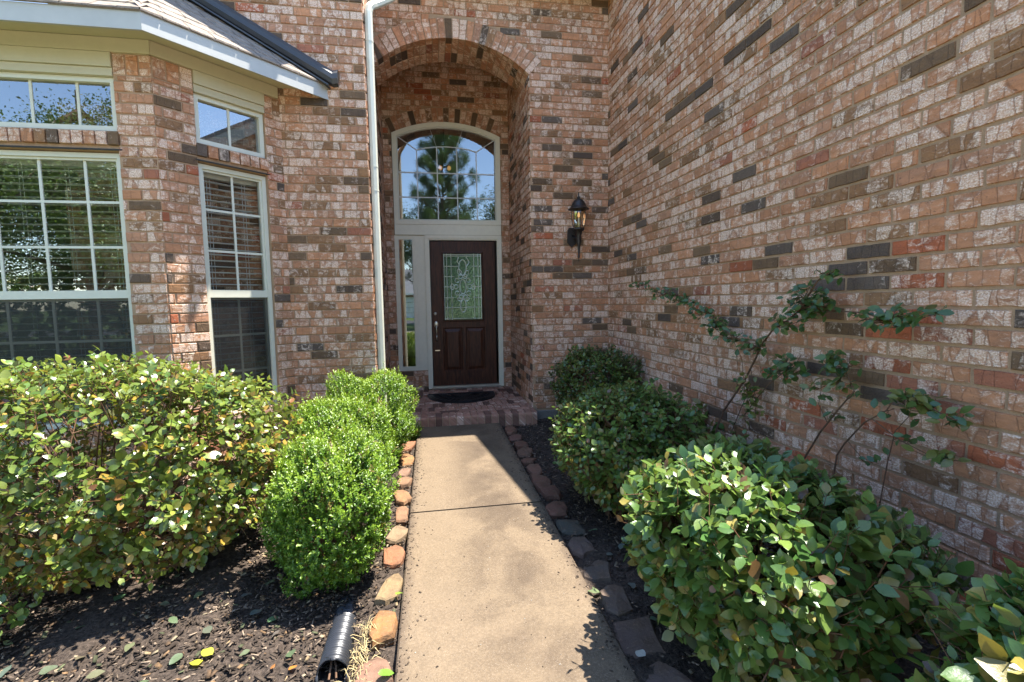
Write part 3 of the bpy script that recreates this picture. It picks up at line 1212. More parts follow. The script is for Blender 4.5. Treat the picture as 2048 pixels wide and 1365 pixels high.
emax = (YL - E0.y) * 1.41421
roof.poly([rp(0, 0), rp(emax, 0), rp(emax - .9, .9), rp(.9 * .4142, .9)])
roof.poly([rf(-4.2, 0), rf(E0.x, 0), rf(E0.x - .9 * .4142, .9), rf(-4.2, .9)])
roof.poly([rp(0, 0, -.012), rp(emax, 0, -.012), rp(emax, 0), rp(0, 0)])
roof.poly([rf(-4.2, 0, -.012), rf(E0.x, 0, -.012), rf(E0.x, 0), rf(-4.2, 0)])
roofp = roof.build('roof', M['shingle'], house)
row = 0
d = 0.0
while d < .88:
    e = d * .4142 + random.uniform(-.1, 0)
    while e < emax - d:
        w_ = .165
        a, b = max(e, d * .4142), min(e + w_ - .006, emax - d)
        if b - a > .03:
            l0 = random.uniform(.006, .011)
            d1 = d + .135
            mb = MB().add([rp(a, d - .008, l0 + .004), rp(b, d - .008, l0 + .004), rp(b, d1, .003), rp(a, d1, .003), rp(a, d - .008, 0), rp(b, d - .008, 0)],
                          [(0, 1, 2, 3), (4, 5, 1, 0)])
            mb.build('shingle', M['shingle'], roofp)
        e += w_
    x = E0.x - d * .4142
    x0 = x + random.uniform(0, .1)
    while x0 > -2.9:
        a, b = max(x0 - .165 + .006, -2.9), min(x0, x)
        if b - a > .03:
            l0 = random.uniform(.006, .011)
            mb = MB().add([rf(a, d - .008, l0 + .004), rf(b, d - .008, l0 + .004), rf(b, d + .135, .003), rf(a, d + .135, .003), rf(a, d - .008, 0), rf(b, d - .008, 0)],
                          [(0, 1, 2, 3), (4, 5, 1, 0)])
            mb.build('shingle', M['shingle'], roofp)
        x0 -= .165
    d += .112
    row += 1
fl = MB()
# rolled dark flashing where the bay roof dies into the wall
prof = [(-.012, 0.0), (-.058, .012), (-.075, .05), (-.070, .095), (-.045, .132), (-.006, .142)]
A, B = Vector((-.80, YL, 3.292)), Vector((-2.1, YL, 4.035))
v, f = [], []
for P_ in (A + Vector((.045, 0, .008)), A, A + (B - A) * .001, B):
    k = 1.0
    v += [(P_.x, P_.y + y * k, P_.z + z * k) for y, z in prof]
n = len(prof)
for i in range(3):
    for j in range(n - 1):
        f.append((i * n + j, i * n + j + 1, (i + 1) * n + j + 1, (i + 1) * n + j))
f.append(tuple(range(n)))
fl.add(v, f)
fl.build('roof_flashing', M['dark_metal'], house)
lip = MB()
lip.obox(A + Vector((-.03, -.05, -.012)), B + Vector((0, -.05, -.012)), (0, 1, 0), .10, .012, (.496, 0, .868))
lip.build('flashing_apron', M['dark_metal'], house)

# ------------------------------------------------------------------ downspout on the flank of the projecting wall
ds = MB()
ds.tube([(-.483, 4.722, -.02), (-.483, 4.722, 1.9), (-.483, 4.722, 3.94), (-.483, 4.722, 4.0), (-.474, 4.730, 4.045), (-.452, 4.752, 4.083),
         (-.425, 4.79, 4.115), (-.30, 4.93, 4.26), (-.17, 5.05, 4.44), (-.15, 5.06, 4.80)], .0375, 8)
dsp = ds.build('downspout', M['downspout'], house, smooth=False)
for z in (2.62, 2.40, 3.74):
    mb = MB().tube([(-.483, 4.722, z), (-.483, 4.722, z + .012)], .0395, 8)
    mb.build('downspout_joint', M['downspout'], dsp)

# ------------------------------------------------------------------ roofs above the frame
rr = MB()
rr.box(XOL, XW - .01, 5.075, 5.097, 4.715, 4.87)
rr.build('fascia', M['fascia'], house)
rr = MB()
rr.poly([(XOL, 5.09, 4.735), (XW, 5.09, 4.735), (XW, YA + .03, 4.735), (XOL, YA + .03, 4.735)])
rr.build('soffit', M['trim'], house)
rr = MB()
rr.poly([(XOL, 5.89, 4.75), (XOR + .1, 5.89, 4.75), (XOR + .1, YD + .1, 4.75), (XOL - .2, YD + .1, 4.75)])
rr.build('porch_ceiling', M['trim'], house)
rr = MB()
rr.prism([(XOL, 5.05, 4.87), (XW, 5.05, 4.87), (XW, 12, 7.93), (XOL, 12, 7.93)], (0, 0, .06))
rr.prism([(2.062, -.75, rake(-.75) + .02), (9.5, -.75, rake(-.75) + .02), (9.5, 8.5, rake(8.5) + .02), (2.062, 8.5, rake(8.5) + .02)], (0, 0, .06))
rr.prism([(2.062, 8.5, rake(8.5) + .02), (9.5, 8.5, rake(8.5) + .02), (9.5, 15, rake(8.5) - 2.8), (2.062, 15, rake(8.5) - 2.8)], (0, 0, .06))
rr.prism([(-8, 4.3, 5.40), (XOL + .1, 4.3, 5.40), (XOL + .1, 12, 8.8), (-8, 12, 8.8)], (0, 0, .06))
rr.build('roof', M['farroof'], house)
rk = MB()
rk.prism([(2.064, -.7, rake(-.7) - .17), (2.092, -.7, rake(-.7) - .17), (2.092, 5.38, rake(5.38) - .17), (2.064, 5.38, rake(5.38) - .17)], (0, 0, .19))
rk.build('rake_board', M['fascia'], house)
gw = MB()
gw.box(XW + .002, 9.4, -.35, -.33, -.3, rake(-.4) + .1)
gw.build('wall', M['mortar'], house)
gw = MB()
gw.box(-8, -4.2, BC0.y + .02, BC0.y + .04, -.2, 5.4)
gw.build('wall', M['mortar'], house)
# rooms behind the glass
rm = MB()
rm.poly([(-4.2, 4.02, .12), (-.64, 4.02, .12), (-.64, 8.5, .12), (-4.2, 8.5, .12)])
rm.poly([(-.9, 6.95, .12), (1.9, 6.95, .12), (1.9, 11, .12), (-.9, 11, .12)])
rm.build('room_floor', M['roomfloor'], house)
rm = MB()
rm.poly([(-4.2, 8.5, .12), (-.64, 8.5, .12), (-.64, 8.5, 3.05), (-4.2, 8.5, 3.05)])
rm.poly([(-.64, 4.75, .12), (-.64, 8.5, .12), (-.64, 8.5, 3.05), (-.64, 4.75, 3.05)])
rm.poly([(-4.2, 4.0, .12), (-4.2, 8.5, .12), (-4.2, 8.5, 3.05), (-4.2, 4.0, 3.05)])
rm.poly([(-4.2, 4.0, 3.05), (-1.95, 4.0, 3.05), (-1.27, YL + .02, 3.05), (-.64, YL + .02, 3.05), (-.64, 8.5, 3.05), (-4.2, 8.5, 3.05)])
rm.poly([(-.9, 11, .12), (1.9, 11, .12), (1.9, 11, 5.3), (-.9, 11, 5.3)])
rm.poly([(-.9, 6.95, .12), (-.9, 11, .12), (-.9, 11, 5.3), (-.9, 6.95, 5.3)])
rm.poly([(1.9, 6.95, .12), (1.9, 11, .12), (1.9, 11, 5.3), (1.9, 6.95, 5.3)])
rm.poly([(-.9, 6.95, 5.3), (1.9, 6.95, 5.3), (1.9, 11, 5.3), (-.9, 11, 5.3)])
rm.build('room_wall', M['room'], house)

# ------------------------------------------------------------------ entry: transom, sidelight, casing, door
def dp_(u, w, z):
    return (u, YD - w, z)


def arc(cx, cz, R, h, n=24):
    a = math.asin(h / R)
    return [(cx + R * math.sin(-a + 2 * a * i / n), cz + R * math.cos(-a + 2 * a * i / n)) for i in range(n + 1)]


def ring_frame(outer, inner, y0, y1):
    """frame between two closed outlines (x,z), extruded y0..y1"""
    mb = MB()
    n = len(outer)
    v = [(x, y0, z) for x, z in outer] + [(x, y0, z) for x, z in inner] + [(x, y1, z) for x, z in outer] + [(x, y1, z) for x, z in inner]
    f = []
    for i in range(n):
        j = (i + 1) % n
        f += [(i, j, n + j, n + i), (2 * n + i, 3 * n + i, 3 * n + j, 2 * n + j), (n + i, n + j, 3 * n + j, 3 * n + i), (i, 2 * n + i, 2 * n + j, j)]
    return mb.add(v, f)


zb = 2.44
outer = [(-.455, zb)] + [(1.034, zb)] + arc(TCX, TCZ, TR_, .7445)[::-1]
Ri = TR_ - .055
hi_ = .688
inner = [(-.398, zb + .055)] + [(.978, zb + .055)] + arc(TCX, TCZ, Ri, hi_)[::-1]
tw = ring_frame(outer, inner, YD - .02, YD + .06).build('transom_window', M['doorframe'], house)
mid = [(-.400, zb + .053)] + [(.980, zb + .053)] + arc(TCX, TCZ, Ri + .002, .690)[::-1]
in2 = [(-.380, zb + .073)] + [(.960, zb + .073)] + arc(TCX, TCZ, Ri - .018, .670)[::-1]
ring_frame(mid, in2, YD - .005, YD + .05).build('inner_sash', M['vinyl'], tw)
MB().poly([(x, YD + .02, z) for x, z in inner]).build('pane', M['glass_hi'], tw)
vx = [-.125, .15, .425, .70]
zs = [2.815, 3.150]
arcz = {-.125: 3.455, .15: 3.505, .425: 3.505, .70: 3.455}
for x in vx:
    quadbox(dp_, x - .007, x + .007, -.018, -.010, zb + .07, arcz[x]).build('muntin', M['white'], tw)
for z in zs:
    quadbox(dp_, -.382, .962, -.0175, -.0105, z - .007, z + .007).build('muntin', M['white'], tw)
am = [(-.125, 3.455), (.0, 3.488), (.15, 3.505), (.29, 3.512), (.425, 3.505), (.58, 3.488), (.70, 3.455)]
mb = MB()
for a, b in zip(am[:-1], am[1:]):
    mb.obox((a[0], YD + .014, a[1]), (b[0], YD + .014, b[1]), (0, 1, 0), .007, .012)
mb.build('muntin', M['white'], tw)
for a, b in (((-.125, 3.455), (-.385, 3.63)), ((.15, 3.505), (.06, 3.76)), ((.425, 3.505), (.52, 3.76)), ((.70, 3.455), (.965, 3.63))):
    MB().obox((a[0], YD + .014, a[1]), (b[0], YD + .014, b[1]), (0, 1, 0), .007, .012).build('muntin', M['white'], tw)
# head board between transom and door
hb = quadbox(dp_, -.455, 1.034, -.05, .012, 2.300, 2.438)
hb = hb.build('door_head', M['doorframe'], house)
quadbox(dp_, -.455, 1.034, -.05, .018, 2.292, 2.299).build('head_bead', M['trim'], hb)
# sidelight
sl = framebox(dp_, -.464, -.172, .385, 2.290, .046, -.05, .004, tb=.05).build('sidelight', M['doorframe'], house)
framebox(dp_, -.419, -.217, .434, 2.241, .012, -.03, -.004).build('sash', M['vinyl'], sl)
MB().poly([dp_(-.41, -.014, .437), dp_(-.226, -.014, .437), dp_(-.226, -.014, 2.238), dp_(-.41, -.014, 2.238)]).build('pane', M['glass_hi'], sl)
quadbox(dp_, -.171, -.056, -.05, .000, .385, 2.290).build('mullion_board', M['doorframe'], house)
brb = MB()
brb.poly([dp_(-.6, .001, .0), dp_(-.056, .001, .0), dp_(-.056, .001, .383), dp_(-.6, .001, .383)])
brb.poly([dp_(-.056, .001, .0), dp_(-.056, -.09, .0), dp_(-.056, -.09, .383), dp_(-.056, .001, .383)])
brb.build('wall', M['mortar'], house)
# casing
cs = MB()
for a, b in ((-.055, -.010), (.990, 1.035)):
    quadbox(dp_, a, b, -.05, .024, PZ + .012, 2.291, cs)
    quadbox(dp_, a + (.045 if a < 0 else -.020), b + (.020 if a < 0 else -.045), -.06, .010, PZ + .013, 2.245, cs)
quadbox(dp_, -.0099, .9899, -.05, .0235, 2.246, 2.291, cs)
quadbox(dp_, .0101, .9699, -.06, .0095, 2.226, 2.2455, cs)
cs.build('door_casing', M['doorframe'], house)

DX0, DX1, DZ0, DZ1 = .022, .938, .150, 2.212
GX0, GX1, GZ0, GZ1 = .200, .742, 1.100, 2.040
door = empty('front_door', ((DX0 + DX1) / 2, YD + .02, DZ0))
door.parent = house
door.matrix_parent_inverse = Matrix.Translation(-wtrans(house))
tag(door, 'dark stained wooden door with leaded glass')


def dq(u, w, z):
    return (u, YD + .018 - w, z)


st = MB()
quadbox(dq, DX0, GX0 - .03, -.04, 0, DZ0, DZ1, st)
quadbox(dq, GX1 + .03, DX1, -.04, 0, DZ0, DZ1, st)
quadbox(dq, GX0 - .03, GX1 + .03, -.04, -.001, GZ1 + .03, DZ1, st)
quadbox(dq, GX0 - .03, GX1 + .03, -.04, -.001, .985, GZ0 - .03, st)
quadbox(dq, GX0 - .03, GX1 + .03, -.04, -.001, DZ0, .355, st)
quadbox(dq, .448, .496, -.04, -.001, .355, .985, st)
st.build('slab', M['door'], door)
for a, b in ((GX0 - .03, .448), (.496, GX1 + .03)):
    c0, c1, e0, e1 = a, b, .355, .985
    v, f = [], []
    lv = [(0, -.002), (.012, -.016), (.022, -.016), (.060, -.003), (.066, -.003)]
    for ins, w_ in lv:
        v += [dq(c0 + ins, w_, e0 + ins), dq(c1 - ins, w_, e0 + ins), dq(c1 - ins, w_, e1 - ins), dq(c0 + ins, w_, e1 - ins)]
    for i in range(len(lv) - 1):
        for k in range(4):
            j = (k + 1) % 4
            f.append((i * 4 + k, i * 4 + j, i * 4 + 4 + j, i * 4 + 4 + k))
    L_ = (len(lv) - 1) * 4
    f.append((L_, L_ + 1, L_ + 2, L_ + 3))
    MB().add(v, f).build('raised_panel', M['door'], door)
gf = MB()
v, f = [], []
lv = [(-.03, .0), (-.026, .010), (-.012, .012), (.0, -.012)]
for ins, w_ in lv:
    v += [dq(GX0 + ins, w_, GZ0 + ins), dq(GX1 - ins, w_, GZ0 + ins), dq(GX1 - ins, w_, GZ1 - ins), dq(GX0 + ins, w_, GZ1 - ins)]
for i in range(len(lv) - 1):
    for k in range(4):
        j = (k + 1) % 4
        f.append((i * 4 + k, i * 4 + j, i * 4 + 4 + j, i * 4 + 4 + k))
gf.add(v, f).build('glass_moulding', M['door'], door)
MB().poly([dq(GX0, -.012, GZ0), dq(GX1, -.012, GZ0), dq(GX1, -.012, GZ1), dq(GX0, -.012, GZ1)]).build('leaded_glass', M['doorglass'], door)
cm = MB()
gw_, gh_ = GX1 - GX0, GZ1 - GZ0


def gp(x, z, w=-.009):
    return dq(GX0 + gw_ * x, w, GZ0 + gh_ * z)


def came(pts, r=.0035, closed=False):
    cm.tube([gp(*p) for p in pts], r * 1.45, 5, True, closed)


for x in (.015, .085, .20, .80, .915, .985):
    if x in (.2, .8):
        came([(x, .0), (x, 1.0)], .003)
    else:
        came([(x, .0), (x, 1.0)], .0035)
for z in (.015, .185, .335, .50, .655, .81, .965, .988):
    if z in (.335, .5, .655):
        came([(0, z), (.28 if z != .5 else .24, z)])
        came([(.76, z), (1, z)])
    elif z == .81:
        came([(0, z), (.4, z)])
        came([(.72, z), (1, z)])
    else:
        came([(0, z), (1, z)])


def ell(cx, cz, rx, rz, rot=0, n=14):
    q = []
    for i in range(n):
        a = 2 * math.pi * i / n
        x, z = rx * math.cos(a), rz * math.sin(a) * gh_ / gw_
        xr, zr = x * math.cos(rot) - z * math.sin(rot), x * math.sin(rot) + z * math.cos(rot)
        q.append((cx + xr, cz + zr * gw_ / gh_))
    return q


came(ell(.50, .50, .085, .11), .005, True)
for k in range(10):
    a = 2 * math.pi * k / 10
    came(ell(.50 + .185 * math.cos(a), .50 + .165 * math.sin(a), .055, .032, a, 10), .004, True)
came(ell(.50, .79, .10, .12), .005, True)
came(ell(.42, .72, .05, .05, .5), .004, True)
came(ell(.60, .70, .05, .05, -.5), .004, True)
came(ell(.50, .21, .075, .10), .005, True)
came(ell(.41, .305, .07, .022, -.4), .004, True)
came(ell(.60, .305, .07, .022, .4), .004, True)
came(ell(.22, .50, .045, .045), .004, True)
came(ell(.78, .50, .045, .045), .004, True)
came([(.40, .95), (.36, .88), (.42, .84)], .005)
came([(.60, .95), (.68, .87), (.60, .80)], .005)
cm.build('came', M['lead'], door)
# lock set
MB().lathe([(0.0001, .012), (.016, .011), (.026, .004), (.027, 0)], (0, 0, 0), 16)
def rosette(u, z, r, ru=1.0, rz=1.0, name='deadbolt', t=.016):
    mb = MB()
    pr = [(1.0, 0), (1.0, .4), (.86, .8), (.5, 1.0), (.0, 1.02)]
    n = 16
    for k_, h in pr:
        for i in range(n):
            a = 2 * math.pi * i / n
            mb.v.append(dq(u + r * ru * k_ * math.cos(a), h * t, z + r * rz * k_ * math.sin(a)))
    for i in range(len(pr) - 1):
        for k in range(n):
            mb.f.append((i * n + k, i * n + (k + 1) % n, (i + 1) * n + (k + 1) % n, (i + 1) * n + k))
    return mb.build(name, M['nickel'], door, smooth=True)


rosette(.068, 1.190, .022, name='deadbolt')
rosette(.076, 1.035, .032, 1.0, 1.5, 'handle_plate', .012)
MB().tube([dq(.076, .012, 1.03), dq(.076, .05, 1.025), dq(.077, .062, .99), dq(.079, .058, .93), dq(.080, .052, .885)], [.009, .009, .010, .009, .011], 8).build('handle', M['nickel'], door, smooth=True)
MB().tube([dq(.080, .0, .815), dq(.080, .03, .815), dq(.080, .045, .835), dq(.080, .052, .885)], [.014, .010, .009, .009], 8).build('handle', M['nickel'], door, smooth=True)
quadbox(dq, .052, .118, 0, .006, .655, .668).build('kick_latch', M['nickel'], door)
th = MB()
quadbox(dp_, -.009, .989, -.03, .035, PZ + .004, .128, th)
quadbox(dp_, .012, .968, -.03, .012, .1285, .1485, th)
th.build('threshold', M['nickel'], house)
# doorbell
MB().box(XOR - .014, XOR - .006, 6.35, 6.375, 1.20, 1.27, .002).build('doorbell', M['bronze'], house)

# ------------------------------------------------------------------ ground, walkway, beds
gr = MB()
gr.poly([(-300, -300, gz(-5) - .06), (300, -300, gz(-5) - .06), (300, 300, gz(-5) - .06), (-300, 300, gz(-5) - .06)])
gr.build('ground', M['lawn'], kind='structure')


def slab(y0, y1, name, parent, x0=XL, x1=XR):
    mb = MB()
    b = .008
    n = max(1, int((y1 - y0) / .25))
    v, f = [], []
    for i in range(n + 1):
        y = y0 + (y1 - y0) * i / n
        z = gz(y)
        v += [(x0, y, z - .09), (x0, y, z - b), (x0 + b, y, z), (x1 - b, y, z), (x1, y, z - b), (x1, y, z - .09)]
    for i in range(n):
        for k in range(5):
            f.append((i * 6 + k, i * 6 + k + 1, i * 6 + 7 + k, i * 6 + 6 + k))
    f += [(5, 4, 3, 2, 1, 0), tuple(n * 6 + k for k in range(6))]
    return mb.add(v, f).build(name, M['concrete'], parent)


walk = MB()
walk.poly([(XL + .01, -.62, gz(-.62) - .03), (XR - .01, -.62, gz(-.62) - .03), (XR - .01, YPF - .002, gz(YPF) - .03), (XL + .01, YPF - .002, gz(YPF) - .03)])
walkp = walk.build('walkway', M['soil'], kind='structure')
slab(3.121, YPF - .004, 'concrete_slab', walkp)
slab(.55, 3.104, 'concrete_slab', walkp)
slab(-.62, .538, 'concrete_slab', walkp)


def bed(x0, x1, y0, y1, name):
    st_ = .018
    nx, ny = int((x1 - x0) / st_) + 1, int((y1 - y0) / st_) + 1
    xs, ys = np.linspace(x0, x1, nx), np.linspace(y0, y1, ny)
    X, Y = np.meshgrid(xs, ys)
    Z = .019 * (Y - 5.15) - .045
    for k in range(26):
        fx, fy = rng.uniform(-1, 1, 2) * (4 + 3 * k)
        Z += np.sin(X * fx + Y * fy + rng.uniform(0, 6)) * .010 / (1 + .35 * k)
    Z += rng.normal(0, .0032, Z.shape)
    V = np.stack([X, Y, Z], -1).reshape(-1, 3)
    i = np.arange(ny - 1)[:, None] * nx + np.arange(nx - 1)[None, :]
    Q = np.stack([i, i + 1, i + nx + 1, i + nx], -1).reshape(-1, 4)
    return np_mesh(name, V, Q, M['soil'], None, None, True, kind='structure')


bed(-4.0, XL - .004, .2, 4.64, 'mulch_bed')
bed(XR + .004, XW + .02, .2, YA - .03, 'mulch_bed')


def instance_mesh(name, tv, tf, pos, Rm, sc, cols, mat, parent=None, smooth=False, **props):
    """many copies of a small template as one mesh; Rm (N,3,3) columns are the template axes"""
    N, n = len(pos), len(tv)
    V = np.einsum('nij,kj->nki', Rm, tv) * sc[:, None, None] if sc.ndim == 1 else np.einsum('nij,nkj->nki', Rm, tv[None] * sc[:, None, :])
    V = V + pos[:, None, :]
    Q = tf[None] + (np.arange(N) * n)[:, None, None]
    lc = np.repeat(cols, len(tf), axis=0)
    return np_mesh(name, V.reshape(-1, 3), Q.reshape(-1, tf.shape[1]), mat, parent, {'lc': lc}, smooth, **props)


def basis(X, Z):
    X = X / (np.linalg.norm(X, axis=1, keepdims=True) + 1e-9)
    Y = np.cross(Z, X)
    Y /= (np.linalg.norm(Y, axis=1, keepdims=True) + 1e-9)
    Z = np.cross(X, Y)
    return np.stack([X, Y, Z], -1)


BOXT = np.array([(x, y, z) for z in (-.5, .5) for y in (-.5, .5) for x in (-.5, .5)], float)
BOXF = np.array([(0, 2, 3, 1), (4, 5, 7, 6), (0, 1, 5, 4), (2, 6, 7, 3), (0, 4, 6, 2), (1, 3, 7, 5)])


def chips(n, x0, x1, y0, y1, name='mulch_chips'):
    P = np.stack([rng.uniform(x0, x1, n), rng.uniform(y0, y1, n), np.zeros(n)], -1)
    P[:, 2] = .019 * (P[:, 1] - 5.15) - .040 + rng.uniform(-.004, .010, n)
    a = rng.uniform(0, 6.28, n)
    Xd = np.stack([np.cos(a), np.sin(a), rng.uniform(-.35, .35, n)], -1)
    Zd = np.stack([rng.normal(0, .35, n), rng.normal(0, .35, n), np.ones(n)], -1)
    S = np.stack([rng.uniform(.006, .034, n), rng.uniform(.003, .009, n), rng.uniform(.0015, .005, n)], -1)
    big = rng.random(n) < .04
    S[big] *= np.array([2.0, 1.4, 1.2])
    t = rng.random((n, 1))
    C = np.where(t < .5, np.array([[.045, .032, .024]]), np.where(t < .82, np.array([[.11, .08, .058]]), np.array([[.27, .20, .14]]))) * rng.uniform(.6, 1.4, (n, 1))
    instance_mesh(name, BOXT, BOXF, P, basis(Xd, Zd), S, C, M['chip'], label='shredded dark bark mulch on the bed', kind='stuff')


chips(15000, -2.3, XL - .02, 1.2, 4.5)
chips(7500, XR + .02, 2.07, .9, 5.3)

def scatter(name, label, n, xs, y0, y1, zf, smin, smax, pal, flat=.12):
    x = xs(n)
    y = rng.uniform(y0, y1, n)
    P = np.stack([x, y, zf(y)], -1)
    a = rng.uniform(0, 6.28, n)
    Xd = np.stack([np.cos(a), np.sin(a), rng.normal(0, flat, n)], -1)
    Zd = np.stack([rng.normal(0, flat, n), rng.normal(0, flat, n), np.ones(n)], -1)
    L = rng.uniform(smin, smax, n)
    S = np.stack([L, L * rng.uniform(.25, .7, n), L * rng.uniform(.08, .2, n)], -1)
    C = np.array(pal)[rng.integers(0, len(pal), n)] * rng.uniform(.6, 1.3, (n, 1))
    instance_mesh(name, BOXT, BOXF, P, basis(Xd, Zd), S, C, M['chip'], label=label, kind='stuff')


def near_edges(n):
    d = np.abs(rng.exponential(.035, n))
    return np.where(rng.random(n) < .5, XL + .004 + d, XR - .004 - d)


scatter('mulch_crumbs', 'mulch crumbs spilled along the walkway edges', 900, near_edges, 1.3, 5.1, lambda y: .019 * (y - 5.15) + .002, .003, .014,
        [(.05, .035, .025), (.09, .065, .045), (.18, .13, .09)])
scatter('grit', 'fine grit and petals scattered on the walkway', 260, lambda n: rng.uniform(XL + .02, XR - .02, n), 1.3, 5.1, lambda y: .019 * (y - 5.15) + .0015, .002, .007,
        [(.05, .04, .03), (.45, .42, .36), (.14, .09, .05)])
scatter('leaf_litter', 'small dead leaf bits littering the boxwood bed', 1500, lambda n: rng.uniform(-2.3, XL - .02, n), 1.3, 4.4, lambda y: .019 * (y - 5.15) - .026 + rng.uniform(-.006, .006, len(y)), .008, .030,
        [(.20, .12, .06), (.28, .20, .11), (.13, .08, .045), (.34, .27, .17), (.09, .10, .05)], .35)
scatter('leaf_litter', 'small dead leaf bits littering the garage wall bed', 600, lambda n: rng.uniform(XR + .02, 2.05, n), 1.0, 5.2, lambda y: .019 * (y - 5.15) - .028 + rng.uniform(-.006, .006, len(y)), .008, .026,
        [(.15, .10, .06), (.22, .17, .11), (.08, .06, .04)], .35)

# dry grass by the pipe
def straw(n, x0, x1, y0, y1, name, label):
    mb = MB()
    for i in range(n):
        x, y = random.uniform(x0, x1), random.uniform(y0, y1)
        z = gz(y) - .035
        a = random.uniform(0, 6.28)
        l = random.uniform(.03, .085)
        h = random.uniform(.008, .05)
        d = Vector((math.cos(a), math.sin(a), 0))
        w_ = Vector((-d.y, d.x, 0)) * .0016
        p0, p1, p2 = Vector((x, y, z)), Vector((x, y, z + h)) + d * l * .5, Vector((x, y, z + h * .6)) + d * l
        mb.add([p0 - w_, p0 + w_, p1 + w_, p1 - w_, p2], [(0, 1, 2, 3), (3, 2, 4)])
    return mb.build(name, M['straw'], label=label, kind='stuff')


straw(150, -.35, -.29, 1.66, 2.10, 'dry_grass', 'dry straw grass between the pipe and the edging stones')

# edging stones, each its own sandstone
LST = [(-0.260, 1.800, 0.150, 0.165), (-0.253, 2.075, 0.130, 0.205), (-0.240, 2.354, 0.110, 0.26), (-0.250, 2.645, 0.130, 0.20),
       (-0.232, 2.900, 0.105, 0.22), (-0.225, 3.165, 0.098, 0.23), (-0.250, 3.440, 0.120, 0.26), (-0.245, 3.710, 0.105, 0.19),
       (-0.248, 3.930, 0.100, 0.18), (-0.262, 4.250, 0.150, 0.26), (-0.270, 4.600, 0.150, 0.26)]
RST = [(0.815, 4.950, 0.13, 0.24), (0.815, 4.670, 0.14, 0.22), (0.835, 4.430, 0.15, 0.20), (0.830, 4.215, 0.15, 0.19),
       (0.815, 4.000, 0.14, 0.20), (0.815, 3.770, 0.14, 0.21), (0.820, 3.545, 0.15, 0.20), (0.825, 3.320, 0.16, 0.20), (0.818, 3.060, 0.15, 0.24),
       (0.822, 2.790, 0.155, 0.22), (0.815, 2.545, 0.145, 0.21), (0.832, 2.300, 0.160, 0.22), (0.826, 2.055, 0.150, 0.22),
       (0.840, 1.800, 0.19, 0.24), (0.832, 1.560, 0.17, 0.21)]
LCOL = [(.18, .105, .072), (.27, .125, .045), (.23, .145, .082), (.235, .11, .052), (.22, .15, .092), (.23, .12, .06), (.24, .125, .06), (.21, .12, .07), (.21, .12, .075), (.29, .135, .055), (.26, .12, .06)]
LLAB = ['flat brown pink edging slab beside the mouth of the black pipe', 'chunky bright orange edging stone, second along the walk from the pipe mouth',
        'long tan edging stone, third along the walk from the pipe mouth', 'orange rounded edging stone, fourth along the walk from the pipe mouth',
        'pale tan edging stone, fifth along the walk from the pipe mouth', 'small orange edging stone, sixth along the walk from the pipe mouth',
        'orange edging stone, seventh along the walk from the pipe mouth', 'small brown edging stone, eighth along the walk from the pipe mouth',
        'small dull edging stone, ninth along the walk from the pipe mouth', 'wide orange edging stone on the boxwood side, second from the porch',
        'reddish orange edging stone on the boxwood side, next to the porch']
ORD = ['first', 'second', 'third', 'fourth', 'fifth', 'sixth', 'seventh', 'eighth', 'ninth', 'tenth', 'eleventh', 'twelfth', 'thirteenth', 'fourteenth', 'fifteenth']


def stone(x, y, w, l, col, label, group, h=.055):
    n = random.choice((9, 10, 11))
    angs = [2 * math.pi * (i + random.uniform(-.28, .28)) / n for i in range(n)]
    ph = random.uniform(0, 6.28)
    pw = random.uniform(2.6, 5)
    jit = [random.uniform(.78, 1.10) for _ in range(n)]
    v, f = [], []
    prof = [(1.0, -.8), (1.04, .30), (.985, .80), (.90, .97), (.55, 1.04)]
    tilt = (random.uniform(-.12, .12), random.uniform(-.10, .10))
    for q, (k_, hz) in enumerate(prof):
        for i, a in enumerate(angs):
            c, s_ = math.cos(a), math.sin(a)
            rr_ = (abs(c) ** pw + abs(s_) ** pw) ** (-1 / pw) * (1 + .07 * math.sin(2 * a + ph)) * jit[i]
            k2 = k_ * random.uniform(.97, 1.03)
            px, py = rr_ * k2 * c * w / 2, rr_ * k2 * s_ * l / 2
            v.append((px, py, hz * h + px * tilt[0] + py * tilt[1] + random.uniform(-.0045, .0045)))
    for i in range(len(prof) - 1):
        for k in range(n):
            f.append((i * n + k, i * n + (k + 1) % n, (i + 1) * n + (k + 1) % n, (i + 1) * n + k))
    v.append((random.uniform(-.01, .01), random.uniform(-.01, .01), h * random.uniform(.98, 1.1)))
    t = (len(prof) - 1) * n
    for k in range(n):
        f.append((t + k, t + (k + 1) % n, len(v) - 1))
    mb = MB().add(v, f)
    mb.a['lc'] = ('FLOAT_VECTOR', [tuple(c * random.uniform(.93, 1.07) for c in col)] * len(f))
    o = mb.build('edging_stone', M['stone'], None, False, label=label, cat='stone', group=group)
    o.location = (x + random.uniform(-.008, .008), y, gz(y) - .045)
    o.rotation_euler = (0, 0, random.uniform(-.3, .3))
    return o


for (x, y, w, l), col, lab in zip(LST, LCOL, LLAB):
    stone(x, y, w, l, col, lab, 'edging stones on the boxwood side', random.uniform(.022, .038))
for i, (x, y, w, l) in enumerate(RST):
    k = random.uniform(.8, 1.15)
    col = (.17 * k, .085 * k, .055 * k) if i < 9 else (.105 * k, .078 * k, .060 * k)
    if i in (9, 11):
        col = (.085, .075, .060)
    what = 'reddish brown' if i < 9 else 'dusky grey brown'
    stone(x, y, w, l, col, f'{what} edging stone on the garage wall side, {ORD[i]} from the porch', 'edging stones on the garage wall side', random.uniform(.024, .036))

